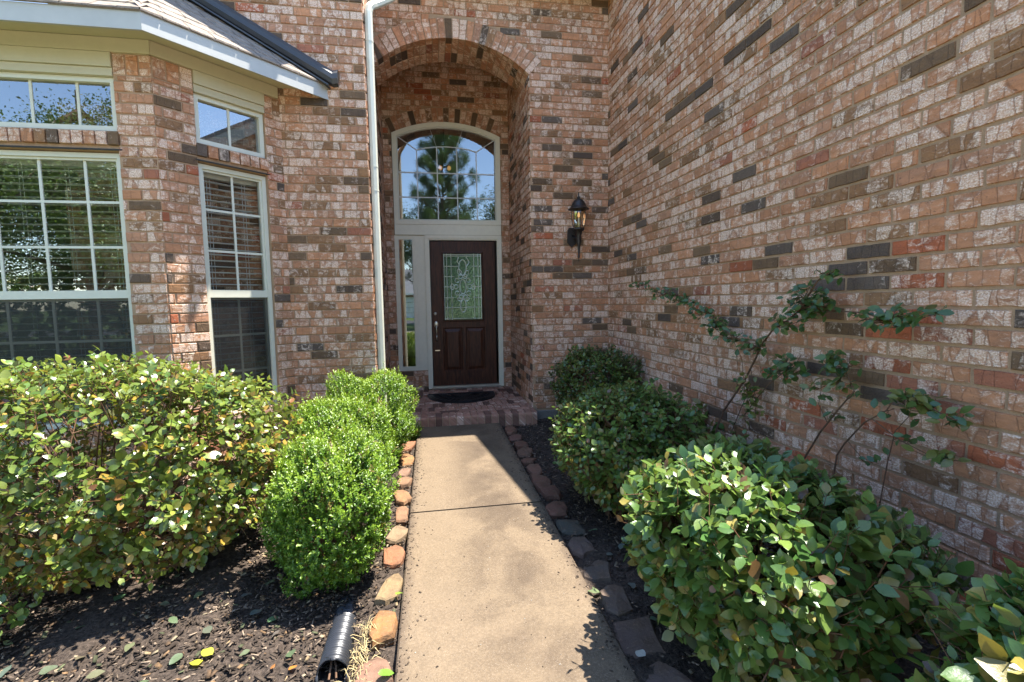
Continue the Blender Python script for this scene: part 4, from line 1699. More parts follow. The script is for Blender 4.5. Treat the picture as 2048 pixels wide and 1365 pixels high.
# ------------------------------------------------------------------ corrugated drain pipe
pp = empty('drain_pipe', (-.42, 1.80, gz(1.8) - .03), 'black corrugated plastic drain pipe with an open torn mouth', 'drain pipe')
p0, p1 = Vector((-.415, 1.800, gz(1.8) - .012)), Vector((-.445, 2.38, gz(2.38) - .115))
ax = (p1 - p0).normalized()
sx = ax.cross(Vector((0, 0, 1))).normalized()
uz = sx.cross(ax)
mb = MB()
n = 28
N_ = 170
L_ = (p1 - p0).length
for i in range(N_ + 1):
    t = i / N_
    c = p0 + (p1 - p0) * t
    r_ = .056 + .0045 * math.tanh(2.2 * math.sin(2 * math.pi * t * L_ / .0185))
    for k in range(n):
        a = 2 * math.pi * k / n
        q = c + (sx * math.cos(a) + uz * math.sin(a)) * r_
        if i < 6:      # torn, slanting mouth
            q += ax * max(0, (.030 + .018 * math.sin(3 * a + 1) + .01 * math.sin(7 * a)) * (1 - i / 6)) * (1 if math.sin(a) > -.2 else .2)
        mb.v.append(tuple(q))
for i in range(N_):
    for k in range(n):
        k2 = (k + 1) % n
        mb.f.append((i * n + k, i * n + k2, (i + 1) * n + k2, (i + 1) * n + k))
mb.build('ribbed_tube', M['pipe'], pp, True)
mb = MB()
for i in range(9):
    t = i / 8 * .3
    c = p0 + (p1 - p0) * t
    for k in range(n):
        a = 2 * math.pi * k / n
        mb.v.append(tuple(c + ax * (.028 if i == 0 else 0) + (sx * math.cos(a) + uz * math.sin(a)) * .049))
for i in range(8):
    for k in range(n):
        k2 = (k + 1) % n
        mb.f.append((i * n + k, (i + 1) * n + k, (i + 1) * n + k2, i * n + k2))
mb.build('pipe_lining', M['pipe'], pp, True)
for a, b in (((-.425, 1.80, -.085), (-.433, 1.91, -.04)), ((-.400, 1.81, -.09), (-.423, 1.89, -.06))):
    tw_ = MB().tube([a, ((a[0] + b[0]) / 2 + .004, (a[1] + b[1]) / 2, (a[2] + b[2]) / 2 + .006), b], .004, 6)
    tw_.build('twig', M['bark'], None, label='short broken twig stuck in the mouth of the black pipe', cat='twig', group='twigs in the pipe mouth')

# ------------------------------------------------------------------ doormat
mb = MB()
nm = 40
mc, mrx, mry, my = .383, .455, .62, 6.435
out = [(mc + mrx, my), (mc + mrx * 1.0, my - .02)]
prof = []
for k in range(nm + 1):
    a = math.pi * k / nm
    prof.append((mc + mrx * math.cos(a) * 1.0, my - .03 - (mry - .03) * math.sin(a) ** .8))
pts = [(mc + mrx, my)] + prof + [(mc - mrx, my)]
mat_e = empty('doormat', (mc, my - .3, PZ), 'half round black rubber doormat in front of the dark door', 'doormat')
MB().prism([(x, y, PZ + .004) for x, y in pts][::-1], (0, 0, .009)).build('backing', M['rubber'], mat_e)
mb = MB()
ctr = (mc, my - .02)
for s_ in (.97, .90):
    q = [(ctr[0] + (x - ctr[0]) * s_, ctr[1] + (y - ctr[1]) * s_, PZ + .014) for x, y in pts]
    mb.tube(q, .006, 5, True, True)
mb.build('raised_border', M['rubber'], mat_e)
mb = MB()
for k in range(1, 18):
    a = math.pi * k / 18
    for s0, s1 in ((.30, .55), (.62, .84)):
        p = Vector((mc + mrx * math.cos(a) * s0, my - .04 - (mry - .04) * math.sin(a) * s0, PZ + .014))
        q = Vector((mc + mrx * math.cos(a + .08) * s1, my - .04 - (mry - .04) * math.sin(a + .08) * s1, PZ + .014))
        m_ = (p + q) / 2 + Vector((.02, .012, .002))
        mb.tube([p, m_, q], [.003, .007, .003], 5)
for k in range(14):
    x = mc - mrx * .8 + k * mrx * 1.6 / 13
    mb.tube([(x, my - .03, PZ + .014), (x + .01, my - .10, PZ + .015)], .005, 5)
mb.build('moulded_scrolls', M['rubber'], mat_e)

# ------------------------------------------------------------------ wall lantern
lx, ly = 1.688, YA - .135
lan = empty('wall_lantern', (lx, YA, 2.05), 'bronze coach lantern with amber glass beside the entry', 'lantern')
pl = MB()
pts = []
for a_, b_ in ((-.5, -.36), (-.5, .36), (-.36, .5), (.36, .5), (.5, .36), (.5, -.36), (.0, -.62)):
    pts.append((1.642 + a_ * .105, YA - .006, 2.085 + b_ * .2))
pl.prism(pts, (0, -.022, 0)).build('backplate', M['bronze'], lan)
MB().tube([(1.650, YA - .02, 2.09), (1.662, YA - .06, 2.065), (1.676, YA - .10, 2.055), (lx, ly, 2.085), (lx, ly, 2.15)], [.016, .014, .013, .016, .03], 10).build('arm', M['bronze'], lan, True)
MB().lathe([(.0, 0), (.006, .01), (.004, .03), (.014, .06), (.009, .075), (.018, .18), (.030, .24), (.026, .29), (.040, .335), (.062, .355), (.070, .365), (.05, .372)], (lx, ly, 1.79), 10).build('tail_drop', M['bronze'], lan, True)
MB().lathe([(.050, 0), (.068, .05), (.078, .11), (.078, .165), (.072, .205)], (lx, ly, 2.163), 6).build('glass', M['lampglass'], lan)
MB().lathe([(.056, -.006), (.062, .0), (.062, .012), (.050, .016)], (lx, ly, 2.155), 6).build('gallery', M['bronze'], lan)
cg = MB()
for k in range(6):
    a = 2 * math.pi * (k + .5) / 6
    cg.tube([(lx + r_ * math.cos(a), ly + r_ * math.sin(a), 2.163 + z) for r_, z in ((.053, 0), (.071, .05), (.081, .11), (.081, .165), (.076, .21))], .0042, 5)
cg.build('cage', M['bronze'], lan)
MB().lathe([(.072, -.012), (.118, -.004), (.120, .004), (.112, .010), (.092, .028), (.080, .055), (.066, .085), (.044, .108), (.018, .120), (.012, .124), (.020, .134), (.020, .139), (.008, .146), (.006, .165), (.004, .19), (.0, .194)], (lx, ly, 2.375), 12).build('roof_cap', M['bronze'], lan, True)
MB().lathe([(.0, 0), (.009, .01), (.011, .05), (.010, .09), (.006, .1)], (lx, ly, 2.18), 10).build('candle_sleeve', M['shade'], lan, True)
MB().lathe([(.0001, 0), (.012, .012), (.014, .03), (.008, .055), (.0001, .07)], (lx, ly, 2.282), 10).build('bulb', M['candle'], lan, True)

# ------------------------------------------------------------------ lamps seen through the glass
ch = empty('foyer_chandelier', (.32, 8.6, 3.55), 'foyer chandelier with two warm bulbs glowing behind the transom', 'chandelier')
MB().tube([(.32, 8.6, 5.29), (.32, 8.6, 3.62)], .012, 6).build('rod', M['bronze'], ch)
for dx in (-.075, .075):
    MB().tube([(.32, 8.6, 3.62), (.32 + dx * .6, 8.6, 3.56), (.32 + dx, 8.6, 3.62)], .01, 6).build('arm', M['bronze'], ch)
    MB().lathe([(.0001, 0), (.03, .02), (.036, .05), (.024, .075), (.0001, .09)], (.32 + dx, 8.6, 3.65), 12).build('bulb', M['warm'], ch, True)
pc = empty('bay_chandelier', (-2.35, 6.2, 2.17), 'white glass bowl chandelier behind the narrow bay window', 'chandelier')
MB().tube([(-2.35, 6.2, 3.04), (-2.35, 6.2, 2.20)], .012, 6).build('rod', M['bronze'], pc)
for k in range(4):
    a = k * math.pi / 2 + .5
    c = Vector((-2.35 + .19 * math.cos(a), 6.2 + .19 * math.sin(a), 2.19))
    MB().tube([(-2.35, 6.2, 2.2), (-2.35 + .1 * math.cos(a), 6.2 + .1 * math.sin(a), 2.15), tuple(c)], .01, 6).build('arm', M['bronze'], pc)
    MB().lathe([(.02, 0), (.05, .02), (.085, .07), (.10, .105), (.094, .105), (.045, .025), (.0001, .01)], tuple(c), 14).build('shade', M['bowl'], pc, True)
    MB().lathe([(.0001, .03), (.022, .05), (.022, .08), (.0001, .1)], tuple(c), 8).build('bulb', M['warm'], pc, True)

# ------------------------------------------------------------------ plants
def leaf_template(st=5, width=.44, fold=.10, curl=-.16, wave=.03, ph=0.0):
    """unit long leaf along +X, upper face +Z; quads only"""
    ts = np.linspace(0, 1, st)
    v = []
    for i, t in enumerate(ts):
        w = width * .5 * (math.sin(math.pi * min(1, t ** .85 * .97 + .015)) ** .8)
        z = curl * t * t
        wv = wave * math.sin(9 * t + ph)
        v += [(t, -w, z + fold * w * 2 + wv), (t, 0, z), (t, w, z + fold * w * 2 - wv)]
    f = []
    for i in range(st - 1):
        for k in range(2):
            f.append((i * 3 + k, i * 3 + 3 + k, i * 3 + 4 + k, i * 3 + 1 + k))
    return np.array(v), np.array(f)


LT = [leaf_template(5, .66, .07, -.12, .02, 0), leaf_template(5, .74, .11, -.05, .035, 2), leaf_template(5, .60, .04, -.20, .03, 4)]
LT_HI = [leaf_template(7, .66, .07, -.12, .022, 0), leaf_template(7, .74, .11, -.04, .035, 2), leaf_template(7, .60, .04, -.20, .03, 4)]
BT = leaf_template(3, .56, .22, -.10, 0)


def unit(n):
    v = rng.normal(size=(n, 3))
    return v / np.linalg.norm(v, axis=1, keepdims=True)


class Lump:
    """hedge-shaped solid with an uneven surface"""
    def __init__(s, c, r, h, p=3.2, taper=.72, z0=0.0, lump=.06, bottom=.12):
        s.c, s.r, s.h, s.p, s.taper, s.z0, s.b = np.array(c, float), r, h, p, taper, z0, bottom
        lr = np.random.default_rng(int(abs(c[0]) * 1000 + abs(c[1]) * 77))
        s.k = lr.normal(size=(7, 3)) * np.array([2.2, 2.2, 3.4, 4.2, 5.0, 6.0, 7.0])[:, None]
        s.ph = lr.uniform(0, 6.28, 7)
        s.l = lump

    def sample(s, n, d0=.70, d1=1.03):
        u = unit(n)
        a = np.array([s.r[0], s.r[1], (s.h - s.b) / 2])
        q = np.abs(u) ** s.p
        rad = (q.sum(1)) ** (-1 / s.p)
        unitp = u * rad[:, None]
        bump = 1 + s.l * np.sin(unitp @ s.k.T + s.ph).sum(1) / 2.2
        dep = d0 + (d1 - d0) * rng.random(n) ** .55
        loc = unitp * (bump * dep)[:, None]
        P = loc * a
        P[:, 2] += s.b + a[2]
        t = np.clip(P[:, 2] / s.h, 0, 1)
        k = s.taper + (1 - s.taper) * np.minimum(1, t / .55)
        P[:, 0] *= k
        P[:, 1] *= k
        P[:, :2] += s.c
        P[:, 2] += s.z0
        g = np.sign(unitp) * np.abs(unitp) ** (s.p - 1) / a
        g /= np.linalg.norm(g, axis=1, keepdims=True) + 1e-9
        return P, g, dep, t


def silver_hedge(name, c, r, h, label, n, singles, leaf=(.038, .066), warm=(1, 1, 1), group=None, taper=.72, bottom=.12, tw=70, tone=1.0, z0=None):
    z0 = gz(c[1]) - .04 if z0 is None else z0
    root = empty(name, (c[0], c[1], z0), label, 'hedge', group)
    lp = Lump(c, r, h, 2.9, taper, z0, .075, bottom)
    per = 7
    ns = n // per
    P0, G0, dep0, t0 = lp.sample(ns, .66, 1.0)
    keep = rng.random(ns) < np.clip(.45 + t0 * 1.5, 0, 1)
    P0, G0, dep0, t0 = P0[keep], G0[keep], dep0[keep], t0[keep]
    ns = len(P0)
    ax = G0 * .75 + np.array([0, 0, .55]) + rng.normal(size=(ns, 3)) * .42
    ax /= np.linalg.norm(ax, axis=1, keepdims=True)
    SL = rng.uniform(.06, .12, ns) * np.where(rng.random(ns) < .06, 1.5, 1.0)
    Ps, Gs, Ds, Ts, Xs, Zs, Ss = [], [], [], [], [], [], []
    vig = rng.uniform(.55, 1.22, ns)          # some shoots carry small leaves, some large
    ph0 = rng.uniform(0, 6.28, ns)
    e1 = np.cross(ax, np.array([.3, .2, .9]))
    e1 /= np.linalg.norm(e1, axis=1, keepdims=True) + 1e-9
    e2 = np.cross(ax, e1)
    for k in range(per):
        f_ = (k + .6) / per
        an = ph0 + k * 2.4
        side = e1 * np.cos(an)[:, None] + e2 * np.sin(an)[:, None]
        Ps.append(P0 + ax * (SL * (f_ - .5))[:, None] + side * .004)
        Xd = side + ax * (.25 + .9 * f_) + rng.normal(size=(ns, 3)) * .22
        Zn = ax * .6 - side * .35 + np.array([0, 0, .45]) + G0 * .45 + rng.normal(size=(ns, 3)) * .26
        Xs.append(Xd)
        Zs.append(Zn)
        Ss.append(rng.uniform(leaf[0], leaf[1], ns) * vig * (1.08 - .38 * f_))
        Gs.append(G0)
        Ds.append(dep0 + (f_ - .5) * .08)
        Ts.append(t0)
    P, G, dep, t, Xd, Zn, S = map(np.concatenate, (Ps, Gs, Ds, Ts, Xs, Zs, Ss))
    n = len(P)
    Xd /= np.linalg.norm(Xd, axis=1, keepdims=True)
    Zn -= Xd * (Xd * Zn).sum(1, keepdims=True)
    Zn /= np.linalg.norm(Zn, axis=1, keepdims=True)
    R = basis(Xd, Zn)
    g0 = np.array([[.046, .125, .028]])
    g1 = np.array([[.165, .235, .044]])
    g2 = np.array([[.27, .22, .048]])
    g3 = np.array([[.16, .085, .035]])
    sh = np.tile(rng.random(ns), per)[:, None]
    m1 = np.clip(sh * .75 + rng.random((n, 1)) * .35, 0, 1)
    C = g0 + (g1 - g0) * m1
    rr = rng.random(n)
    C = np.where((rr < .05 + .38 * (1 - t) ** 2)[:, None], g2 * rng.uniform(.55, 1.25, (n, 1)), C)
    C = np.where((rr > .975)[:, None], g3 * rng.uniform(.6, 1.3, (n, 1)), C) * tone
    C *= rng.uniform(.75, 1.25, (n, 1)) * np.array([warm])
    # shoot stems
    sv = np.array([(0, -.5, -.3), (0, .5, -.3), (0, 0, .6), (1, -.2, -.1), (1, .2, -.1), (1, 0, .25)], float)
    sf = np.array([(0, 1, 4, 3), (1, 2, 5, 4), (2, 0, 3, 5)])
    instance_mesh('shoot_stems', sv, sf, P0 - ax * (SL * .75)[:, None], basis(ax, e1), np.stack([SL * 1.2, np.full(ns, .0042), np.full(ns, .0042)], -1),
                  np.tile(np.array([[.17, .085, .045]]), (ns, 1)), M['chip'], root, kind='stuff')
    # the largest leaves in view become single objects
    toc = np.array(CAM)[None] - P
    dist = np.linalg.norm(toc, axis=1)
    facing = (G * toc).sum(1) / dist
    V = P - np.array(CAM)
    zz = V @ np.array(_f)
    px, py = V @ np.array(_r) / zz * 948.6, V @ np.array(_u) / zz * 948.6
    vis = (facing > .05) & (dep > np.quantile(dep, .62)) & (zz > .2) & (np.abs(px) < 1010) & (np.abs(py) < 670)
    score = np.where(vis, S / dist, 0)
    idx = np.argsort(-score)[:singles]
    idx = idx[score[idx] > 0]
    single_ = np.zeros(n, bool)
    single_[idx] = True
    variants = []
    for j in range(12):
        tv, tf = LT_HI[j % 3]
        mb = MB()
        mb.v = [tuple(q) for q in tv]
        mb.f = [tuple(int(i) for i in q) for q in tf]
        col = C[rng.integers(0, n)] if n else (.1, .15, .04)
        me = bpy.data.meshes.new('leaf')
        me.from_pydata(mb.v, [], mb.f)
        at = me.attributes.new('lc', 'FLOAT_VECTOR', 'FACE')
        at.data.foreach_set('vector', np.tile(np.asarray(col, np.float32), len(mb.f)))
        me.polygons.foreach_set('use_smooth', [True] * len(mb.f))
        me.materials.append(M['leaf'])
        variants.append(me)
    for q, i in enumerate(idx):
        o = bpy.data.objects.new('leaf', variants[q % 12])
        put(o, root)
        Rm = R[i]
        s_ = S[i]
        o.matrix_local = Matrix(((Rm[0, 0] * s_, Rm[0, 1] * s_, Rm[0, 2] * s_, P[i, 0] - root.location.x),
                                 (Rm[1, 0] * s_, Rm[1, 1] * s_, Rm[1, 2] * s_, P[i, 1] - root.location.y),
                                 (Rm[2, 0] * s_, Rm[2, 1] * s_, Rm[2, 2] * s_, P[i, 2] - root.location.z), (0, 0, 0, 1)))
        o.matrix_parent_inverse = Matrix.Identity(4)
    rest = ~single_
    typ = rng.integers(0, 3, n)
    for j in range(3):
        k = rest & (typ == j)
        tv, tf = LT[j]
        instance_mesh('foliage', tv, tf, P[k], R[k], S[k], C[k], M['leaf'], root, True, kind='stuff')
    # twigs
    mb = MB()
    Q, G2, _, _ = lp.sample(tw, .55, 1.0)
    for q in Q:
        b = Vector((c[0] + random.uniform(-.35, .35) * r[0], c[1] + random.uniform(-.35, .35) * r[1], z0))
        e = Vector(q)
        m_ = b + (e - b) * .5 + Vector((random.uniform(-.05, .05), random.uniform(-.05, .05), random.uniform(0, .07)))
        mb.tube([b, m_, e], [.006, .004, .0018], 5, False)
        for _k in range(3):
            s_ = m_ + (e - m_) * random.uniform(0, .7)
            mb.tube([s_, s_ + Vector((random.uniform(-.1, .1), random.uniform(-.1, .1), random.uniform(-.03, .1)))], [.003, .0014], 4, False)
    mb.build('branches', M['bark'], root)
    return root


silver_hedge('silverthorn_hedge', (-1.75, 2.84), (.88, .67), 1.16, 'large olive green clipped hedge in front of the bay window', 17500, 300, (.036, .064), bottom=.01, taper=.93, tw=130, tone=1.1, warm=(1.30, 1.04, .85))
silver_hedge('silverthorn_bush', (-1.95, 2.22), (.22, .17), .30, 'small dark bush at the foot of the large bay hedge', 500, 60, (.03, .05), tw=20, bottom=.02)
silver_hedge('silverthorn_hedge', (1.24, 1.62), (.44, .50), .82, 'glossy leaved hedge under the rose canes, second along the garage wall from the street', 9500, 300, (.048, .084), tw=100, tone=1.0, bottom=.03)
silver_hedge('silverthorn_hedge', (1.26, 2.95), (.44, .52), .80, 'glossy leaved hedge, second from the porch along the garage wall', 10500, 260, (.038, .064), tw=90, bottom=.06)
silver_hedge('silverthorn_hedge', (1.66, 4.66), (.40, .46), .90, 'dark green hedge in the corner beside the porch', 8500, 200, (.034, .056), tw=70, tone=.8, bottom=.06)
silver_hedge('silverthorn_hedge', (1.45, .74), (.30, .27), .80, 'large leaved hedge end standing alone at the street end of the garage wall', 4200, 200, (.054, .086), tw=60, tone=1.15, bottom=.06)


def boxwood(name, c, r, h, label, nshoot, tone=1.0):
    z0 = gz(c[1]) - .04
    root = empty(name, (c[0], c[1], z0), label, 'shrub', 'round boxwood shrubs beside the walk')
    lp = Lump(c, r, h, 2.4, .84, z0, .13, .0)
    P, G, dep, t = lp.sample(nshoot, .70, 1.02)
    k = 11
    ax = G * .6 + np.array([0, 0, .95]) + rng.normal(size=G.shape) * .34
    ax /= np.linalg.norm(ax, axis=1, keepdims=True)
    L = rng.uniform(.03, .07, nshoot) * np.where(rng.random(nshoot) < .07, rng.uniform(1.4, 2.3, nshoot), 1.0)
    P = P + ax * np.maximum(0, L - .07)[:, None] * .7
    brown = (rng.random(nshoot) < .035)[:, None]
    PP, XX, ZZ, SS, CC = [], [], [], [], []
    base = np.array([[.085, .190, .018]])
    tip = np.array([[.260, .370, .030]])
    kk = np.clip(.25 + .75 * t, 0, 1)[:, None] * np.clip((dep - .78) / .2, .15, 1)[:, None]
    for j in range(k):
        f_ = (j + .5) / k
        side = unit(nshoot)
        side -= ax * (side * ax).sum(1, keepdims=True)
        side /= np.linalg.norm(side, axis=1, keepdims=True) + 1e-9
        Xd = ax * (.35 + .7 * f_) + side
        PP.append(P + ax * (L * (f_ - .55))[:, None])
        XX.append(Xd)
        zz = ax - side * .4 + rng.normal(size=ax.shape) * .2
        ZZ.append(zz)
        SS.append(rng.uniform(.012, .021, nshoot) * (1.1 - .35 * f_))
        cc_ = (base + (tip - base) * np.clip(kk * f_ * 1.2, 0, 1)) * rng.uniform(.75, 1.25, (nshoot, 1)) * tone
        CC.append(np.where(brown, np.array([[.20, .15, .04]]) * rng.uniform(.6, 1.2, (nshoot, 1)), cc_))
    PP, XX, ZZ, SS, CC = map(np.concatenate, (PP, XX, ZZ, SS, CC))
    XX /= np.linalg.norm(XX, axis=1, keepdims=True)
    ZZ -= XX * (XX * ZZ).sum(1, keepdims=True)
    ZZ /= np.linalg.norm(ZZ, axis=1, keepdims=True)
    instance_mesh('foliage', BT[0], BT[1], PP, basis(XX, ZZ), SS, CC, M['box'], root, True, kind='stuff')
    mb = MB()
    Q, _, _, _ = lp.sample(90, .5, .9)
    for q in Q:
        b = Vector((c[0] + random.uniform(-.2, .2) * r[0], c[1] + random.uniform(-.2, .2) * r[1], z0))
        e = Vector(q)
        m_ = b + (e - b) * .5 + Vector((0, 0, .04))
        mb.tube([b, m_, e], [.006, .004, .0015], 4, False)
    mb.build('branches', M['bark'], root)
    return root


boxwood('boxwood_shrub', (-.545, 2.58), (.300, .36), .715, 'bright green boxwood above the black drain pipe', 5600)
boxwood('boxwood_shrub', (-.655, 3.48), (.34, .38), .74, 'bright green boxwood, middle one of three beside the walk', 5200, 1.05)
boxwood('boxwood_shrub', (-.575, 4.20), (.375, .36), .82, 'bright green boxwood beside the porch and downspout', 5200, 1.05)
boxwood('boxwood_sprig', (-.215, 4.83), (.09, .10), .19, 'small yellowish boxwood sprig between walk and porch', 160, 1.2)

# climbing rose canes against the garage wall
def rose(name, label, canes, clumps, base, per=10):
    root = empty(name, base, label, 'rose')
    mb = MB()
    pts_all = []
    for pts, r0 in canes:
        q = []
        for i, (y, z) in enumerate(pts):
            q.append(Vector((1.975 + .035 * math.sin(3.1 * y + 7 * z) - .01, y, z)))
        n_ = len(q)
        mb.tube(q, [r0 * (1 - .65 * i / (n_ - 1)) for i in range(n_)], 6, False)
        pts_all.append(q)
    mb.build('canes', M['bark'], root)
    tv, tf = leaf_template(5, .62, .10, -.12, .01, 1)
    vs = []
    for j in range(5):
        me = bpy.data.meshes.new('leaf')
        me.from_pydata([tuple(a) for a in tv], [], [tuple(int(i) for i in a) for a in tf])
        col = np.array([[.070, .135, .030], [.055, .115, .034], [.095, .155, .032], [.075, .14, .038], [.17, .18, .04]][j])
        at = me.attributes.new('lc', 'FLOAT_VECTOR', 'FACE')
        at.data.foreach_set('vector', np.tile(col.astype(np.float32), len(tf)))
        me.polygons.foreach_set('use_smooth', [True] * len(tf))
        me.materials.append(M['leaf'])
        vs.append(me)
    tw2 = MB()
    clumps = list(clumps)
    for q in pts_all:
        for a_, b_ in zip(q[len(q) // 3:-1], q[len(q) // 3 + 1:]):
            for k in range(max(1, int((b_ - a_).length / .07))):
                m_ = a_ + (b_ - a_) * random.random()
                clumps.append((m_.y, m_.z, .03, .025, random.randint(1, 2), 0))
    for (y, z, ry, rz, n_, yellow) in clumps:
        for i in range(int(n_ * 2.1)):
            a = random.uniform(0, 6.28)
            rr_ = math.sqrt(random.random())
            p = Vector((1.965 + random.uniform(-.07, .035), y + ry * rr_ * math.cos(a), z + rz * rr_ * math.sin(a)))
            zn = Vector((random.gauss(-.55, .4), random.gauss(-.1, .5), random.gauss(.75, .35))).normalized()
            xd = Vector((random.gauss(-.2, .5), random.gauss(0, .8), random.gauss(-.1, .4)))
            xd = (xd - zn * xd.dot(zn)).normalized()
            yd = zn.cross(xd)
            s_ = random.uniform(.028, .054)
            if i % 2 == 0:
                hub = Vector((1.965, y + random.uniform(-.3, .3) * ry, z + random.uniform(-.6, .1) * rz))
                tw2.tube([hub, (hub + p) / 2 + Vector((-.01, 0, -.006)), p], [.0022, .0018, .0012], 4, False)
            o = bpy.data.objects.new('leaf', vs[4] if (yellow and random.random() < .7) else vs[random.randrange(4)])
            put(o, root)
            o.matrix_parent_inverse = Matrix.Identity(4)
            o.matrix_local = Matrix(((xd.x * s_, yd.x * s_, zn.x * s_, p.x - base[0]), (xd.y * s_, yd.y * s_, zn.y * s_, p.y - base[1]),
                                     (xd.z * s_, yd.z * s_, zn.z * s_, p.z - base[2]), (0, 0, 0, 1)))
    tw2.build('twigs', M['bark'], root, kind='stuff')
    return root


c1 = [(3.02, .0), (2.98, 0.426), (2.95, 0.562), (2.756, 0.811), (2.624, 0.989), (2.59, 1.045), (2.471, 1.154), (2.345, 1.22), (2.244, 1.288), (2.194, 1.354), (2.118, 1.433), (2.045, 1.474)]
b1 = [(2.59, 1.045), (2.792, 1.092), (2.972, 1.18), (3.148, 1.277), (3.426, 1.34), (3.752, 1.414), (4.276, 1.502)]
b2 = [(2.244, 1.288), (2.11, 1.279), (1.93, 1.272), (1.834, 1.252), (1.729, 1.231), (1.633, 1.262), (1.525, 1.284)]
b3 = [(2.70, .60), (2.591, 0.751), (2.528, 0.824), (2.427, 0.903), (2.333, 0.962), (2.282, 1.033)]
b4 = [(2.69, 0.893), (2.637, 0.742), (2.586, 0.626)]
b5 = [(2.80, .45), (2.73, .70), (2.76, .95), (2.80, 1.06)]
rose('climbing_rose', 'leafy rose canes climbing the garage wall behind the second hedge',
     [(c1, .008), (b1, .005), (b2, .004), (b3, .004), (b4, .0025), (b5, .003)],
     [(2.20, 1.33, .13, .085, 48, 0), (2.35, 1.21, .10, .04, 14, 0), (2.07, 1.46, .06, .03, 8, 0), (2.12, 1.30, .08, .06, 22, 0),
      (1.75, 1.255, .10, .045, 26, 0), (1.56, 1.285, .07, .02, 8, 0), (2.84, 1.10, .12, .05, 18, 0), (3.00, 1.17, .12, .055, 24, 0),
      (3.16, 1.26, .14, .05, 18, 0), (3.45, 1.34, .18, .04, 16, 0), (3.75, 1.40, .22, .04, 14, 0), (4.2, 1.49, .2, .03, 9, 0),
      (2.60, 1.05, .10, .05, 12, 0), (2.33, .965, .09, .075, 30, 0), (2.42, .91, .05, .04, 8, 0), (2.645, .78, .045, .10, 24, 1), (2.60, .64, .03, .05, 8, 1)],
     (2.0, 3.02, gz(3) - .03))
c2 = [(2.26, .0), (2.192, 0.459), (2.065, 0.659), (1.963, 0.81), (1.9, 0.903), (1.963, 0.97), (1.995, 0.997), (2.036, 1.054)]
c3 = [(2.06, .0), (1.971, 0.571), (1.922, 0.646), (1.819, 0.775), (1.717, 0.853), (1.684, 0.926), (1.583, 0.927), (1.502, 0.894), (1.439, 0.878)]
c4 = [(1.80, .3), (1.723, 0.618), (1.675, 0.774), (1.619, 0.85), (1.606, 0.92)]
rose('climbing_rose', 'sparse half bare rose canes on the garage wall above the glossy hedge',
     [(c2, .0055), (c3, .0045), (c4, .003), ([(2.02, .72), (2.10, .80), (2.11, .92)], .0025), ([(1.90, .66), (1.84, .60), (1.76, .60)], .0025), ([(1.78, .80), (1.66, .74), (1.52, .70), (1.44, .72)], .003)],
     [(2.03, 1.03, .055, .06, 18, 0), (1.94, 1.02, .05, .03, 6, 0), (1.99, .95, .04, .05, 8, 1), (1.64, .93, .07, .035, 20, 1), (1.57, .91, .06, .03, 10, 1), (1.48, .87, .05, .03, 8, 1), (2.12, .88, .03, .03, 4, 1), (1.50, .72, .07, .02, 7, 1)],
     (2.0, 2.06, gz(2) - .03))

# fallen leaves
def fallen(x, y, size, col, rotz, label, group, z=None, tilt=.15):
    tv, tf = LT_HI[random.randrange(3)]
    me = bpy.data.meshes.new('fallen_leaf')
    me.from_pydata([tuple(a * size) for a in tv], [], [tuple(int(i) for i in a) for a in tf])
    at = me.attributes.new('lc', 'FLOAT_VECTOR', 'FACE')
    at.data.foreach_set('vector', np.tile(np.asarray(col, np.float32), len(tf)))
    me.polygons.foreach_set('use_smooth', [True] * len(tf))
    me.materials.append(M['leaf'])
    o = bpy.data.objects.new('fallen_leaf', me)
    COL.objects.link(o)
    o.location = (x, y, (gz(y) - .018) if z is None else z)
    o.rotation_euler = (random.gauss(0, tilt), random.gauss(0, tilt), rotz)
    tag(o, label, 'leaf', group)


gl_ = (.15, .19, .12)
for (x, y) in [(-1.544, 2.538), (-1.292, 2.159), (-1.463, 2.092), (-1.556, 2.036), (-0.992, 2.164), (-1.159, 2.485), (-1.358, 1.981), (-1.704, 2.11),
               (-0.693, 2.124), (-0.764, 2.187), (-0.958, 2.406), (-1.134, 1.903), (-1.22, 2.30), (-1.05, 2.05), (-.86, 2.25), (-1.6, 2.3), (-1.32, 2.42), (-.60, 1.95), (-.78, 2.02)]:
    fallen(x, y, random.uniform(.04, .065), tuple(c * random.uniform(.7, 1.2) for c in gl_), random.uniform(0, 6.28),
           'dull green fallen leaf lying on the mulch in front of the bay hedge', 'fallen leaves before the bay hedge')
for (x, y), c, lab in (((-0.956, 1.97), (.50, .48, .05), 'bright yellow fallen leaf on the mulch beside a matching one'), ((-0.925, 2.02), (.46, .46, .06), 'bright yellow fallen leaf on the mulch beside a matching one')):
    fallen(x, y, .07, c, random.uniform(0, 6), lab, 'pair of yellow fallen leaves')
fallen(-.589, 1.875, .04, (.55, .22, .05), 1.0, 'orange fallen leaf on the lit mulch near the pipe mouth', None)
fallen(-.651, 1.90, .035, (.45, .20, .07), 2.2, 'dull orange fallen leaf on the lit mulch', None)
fallen(-.400, 1.70, .05, (.42, .40, .05), .4, 'yellow fallen leaf at the mouth of the black pipe', None, gz(1.7) + .0)
fallen(-.205, 2.235, .05, (.25, .38, .05), .9, 'lime green fallen leaf on the walkway edge beside a long tan stone', None, gz(2.24) + .012, .3)
fallen(-.235, 1.745, .06, (.16, .30, .04), .2, 'green fallen leaf lying on the flat brown slab', None, gz(1.75) + .022)
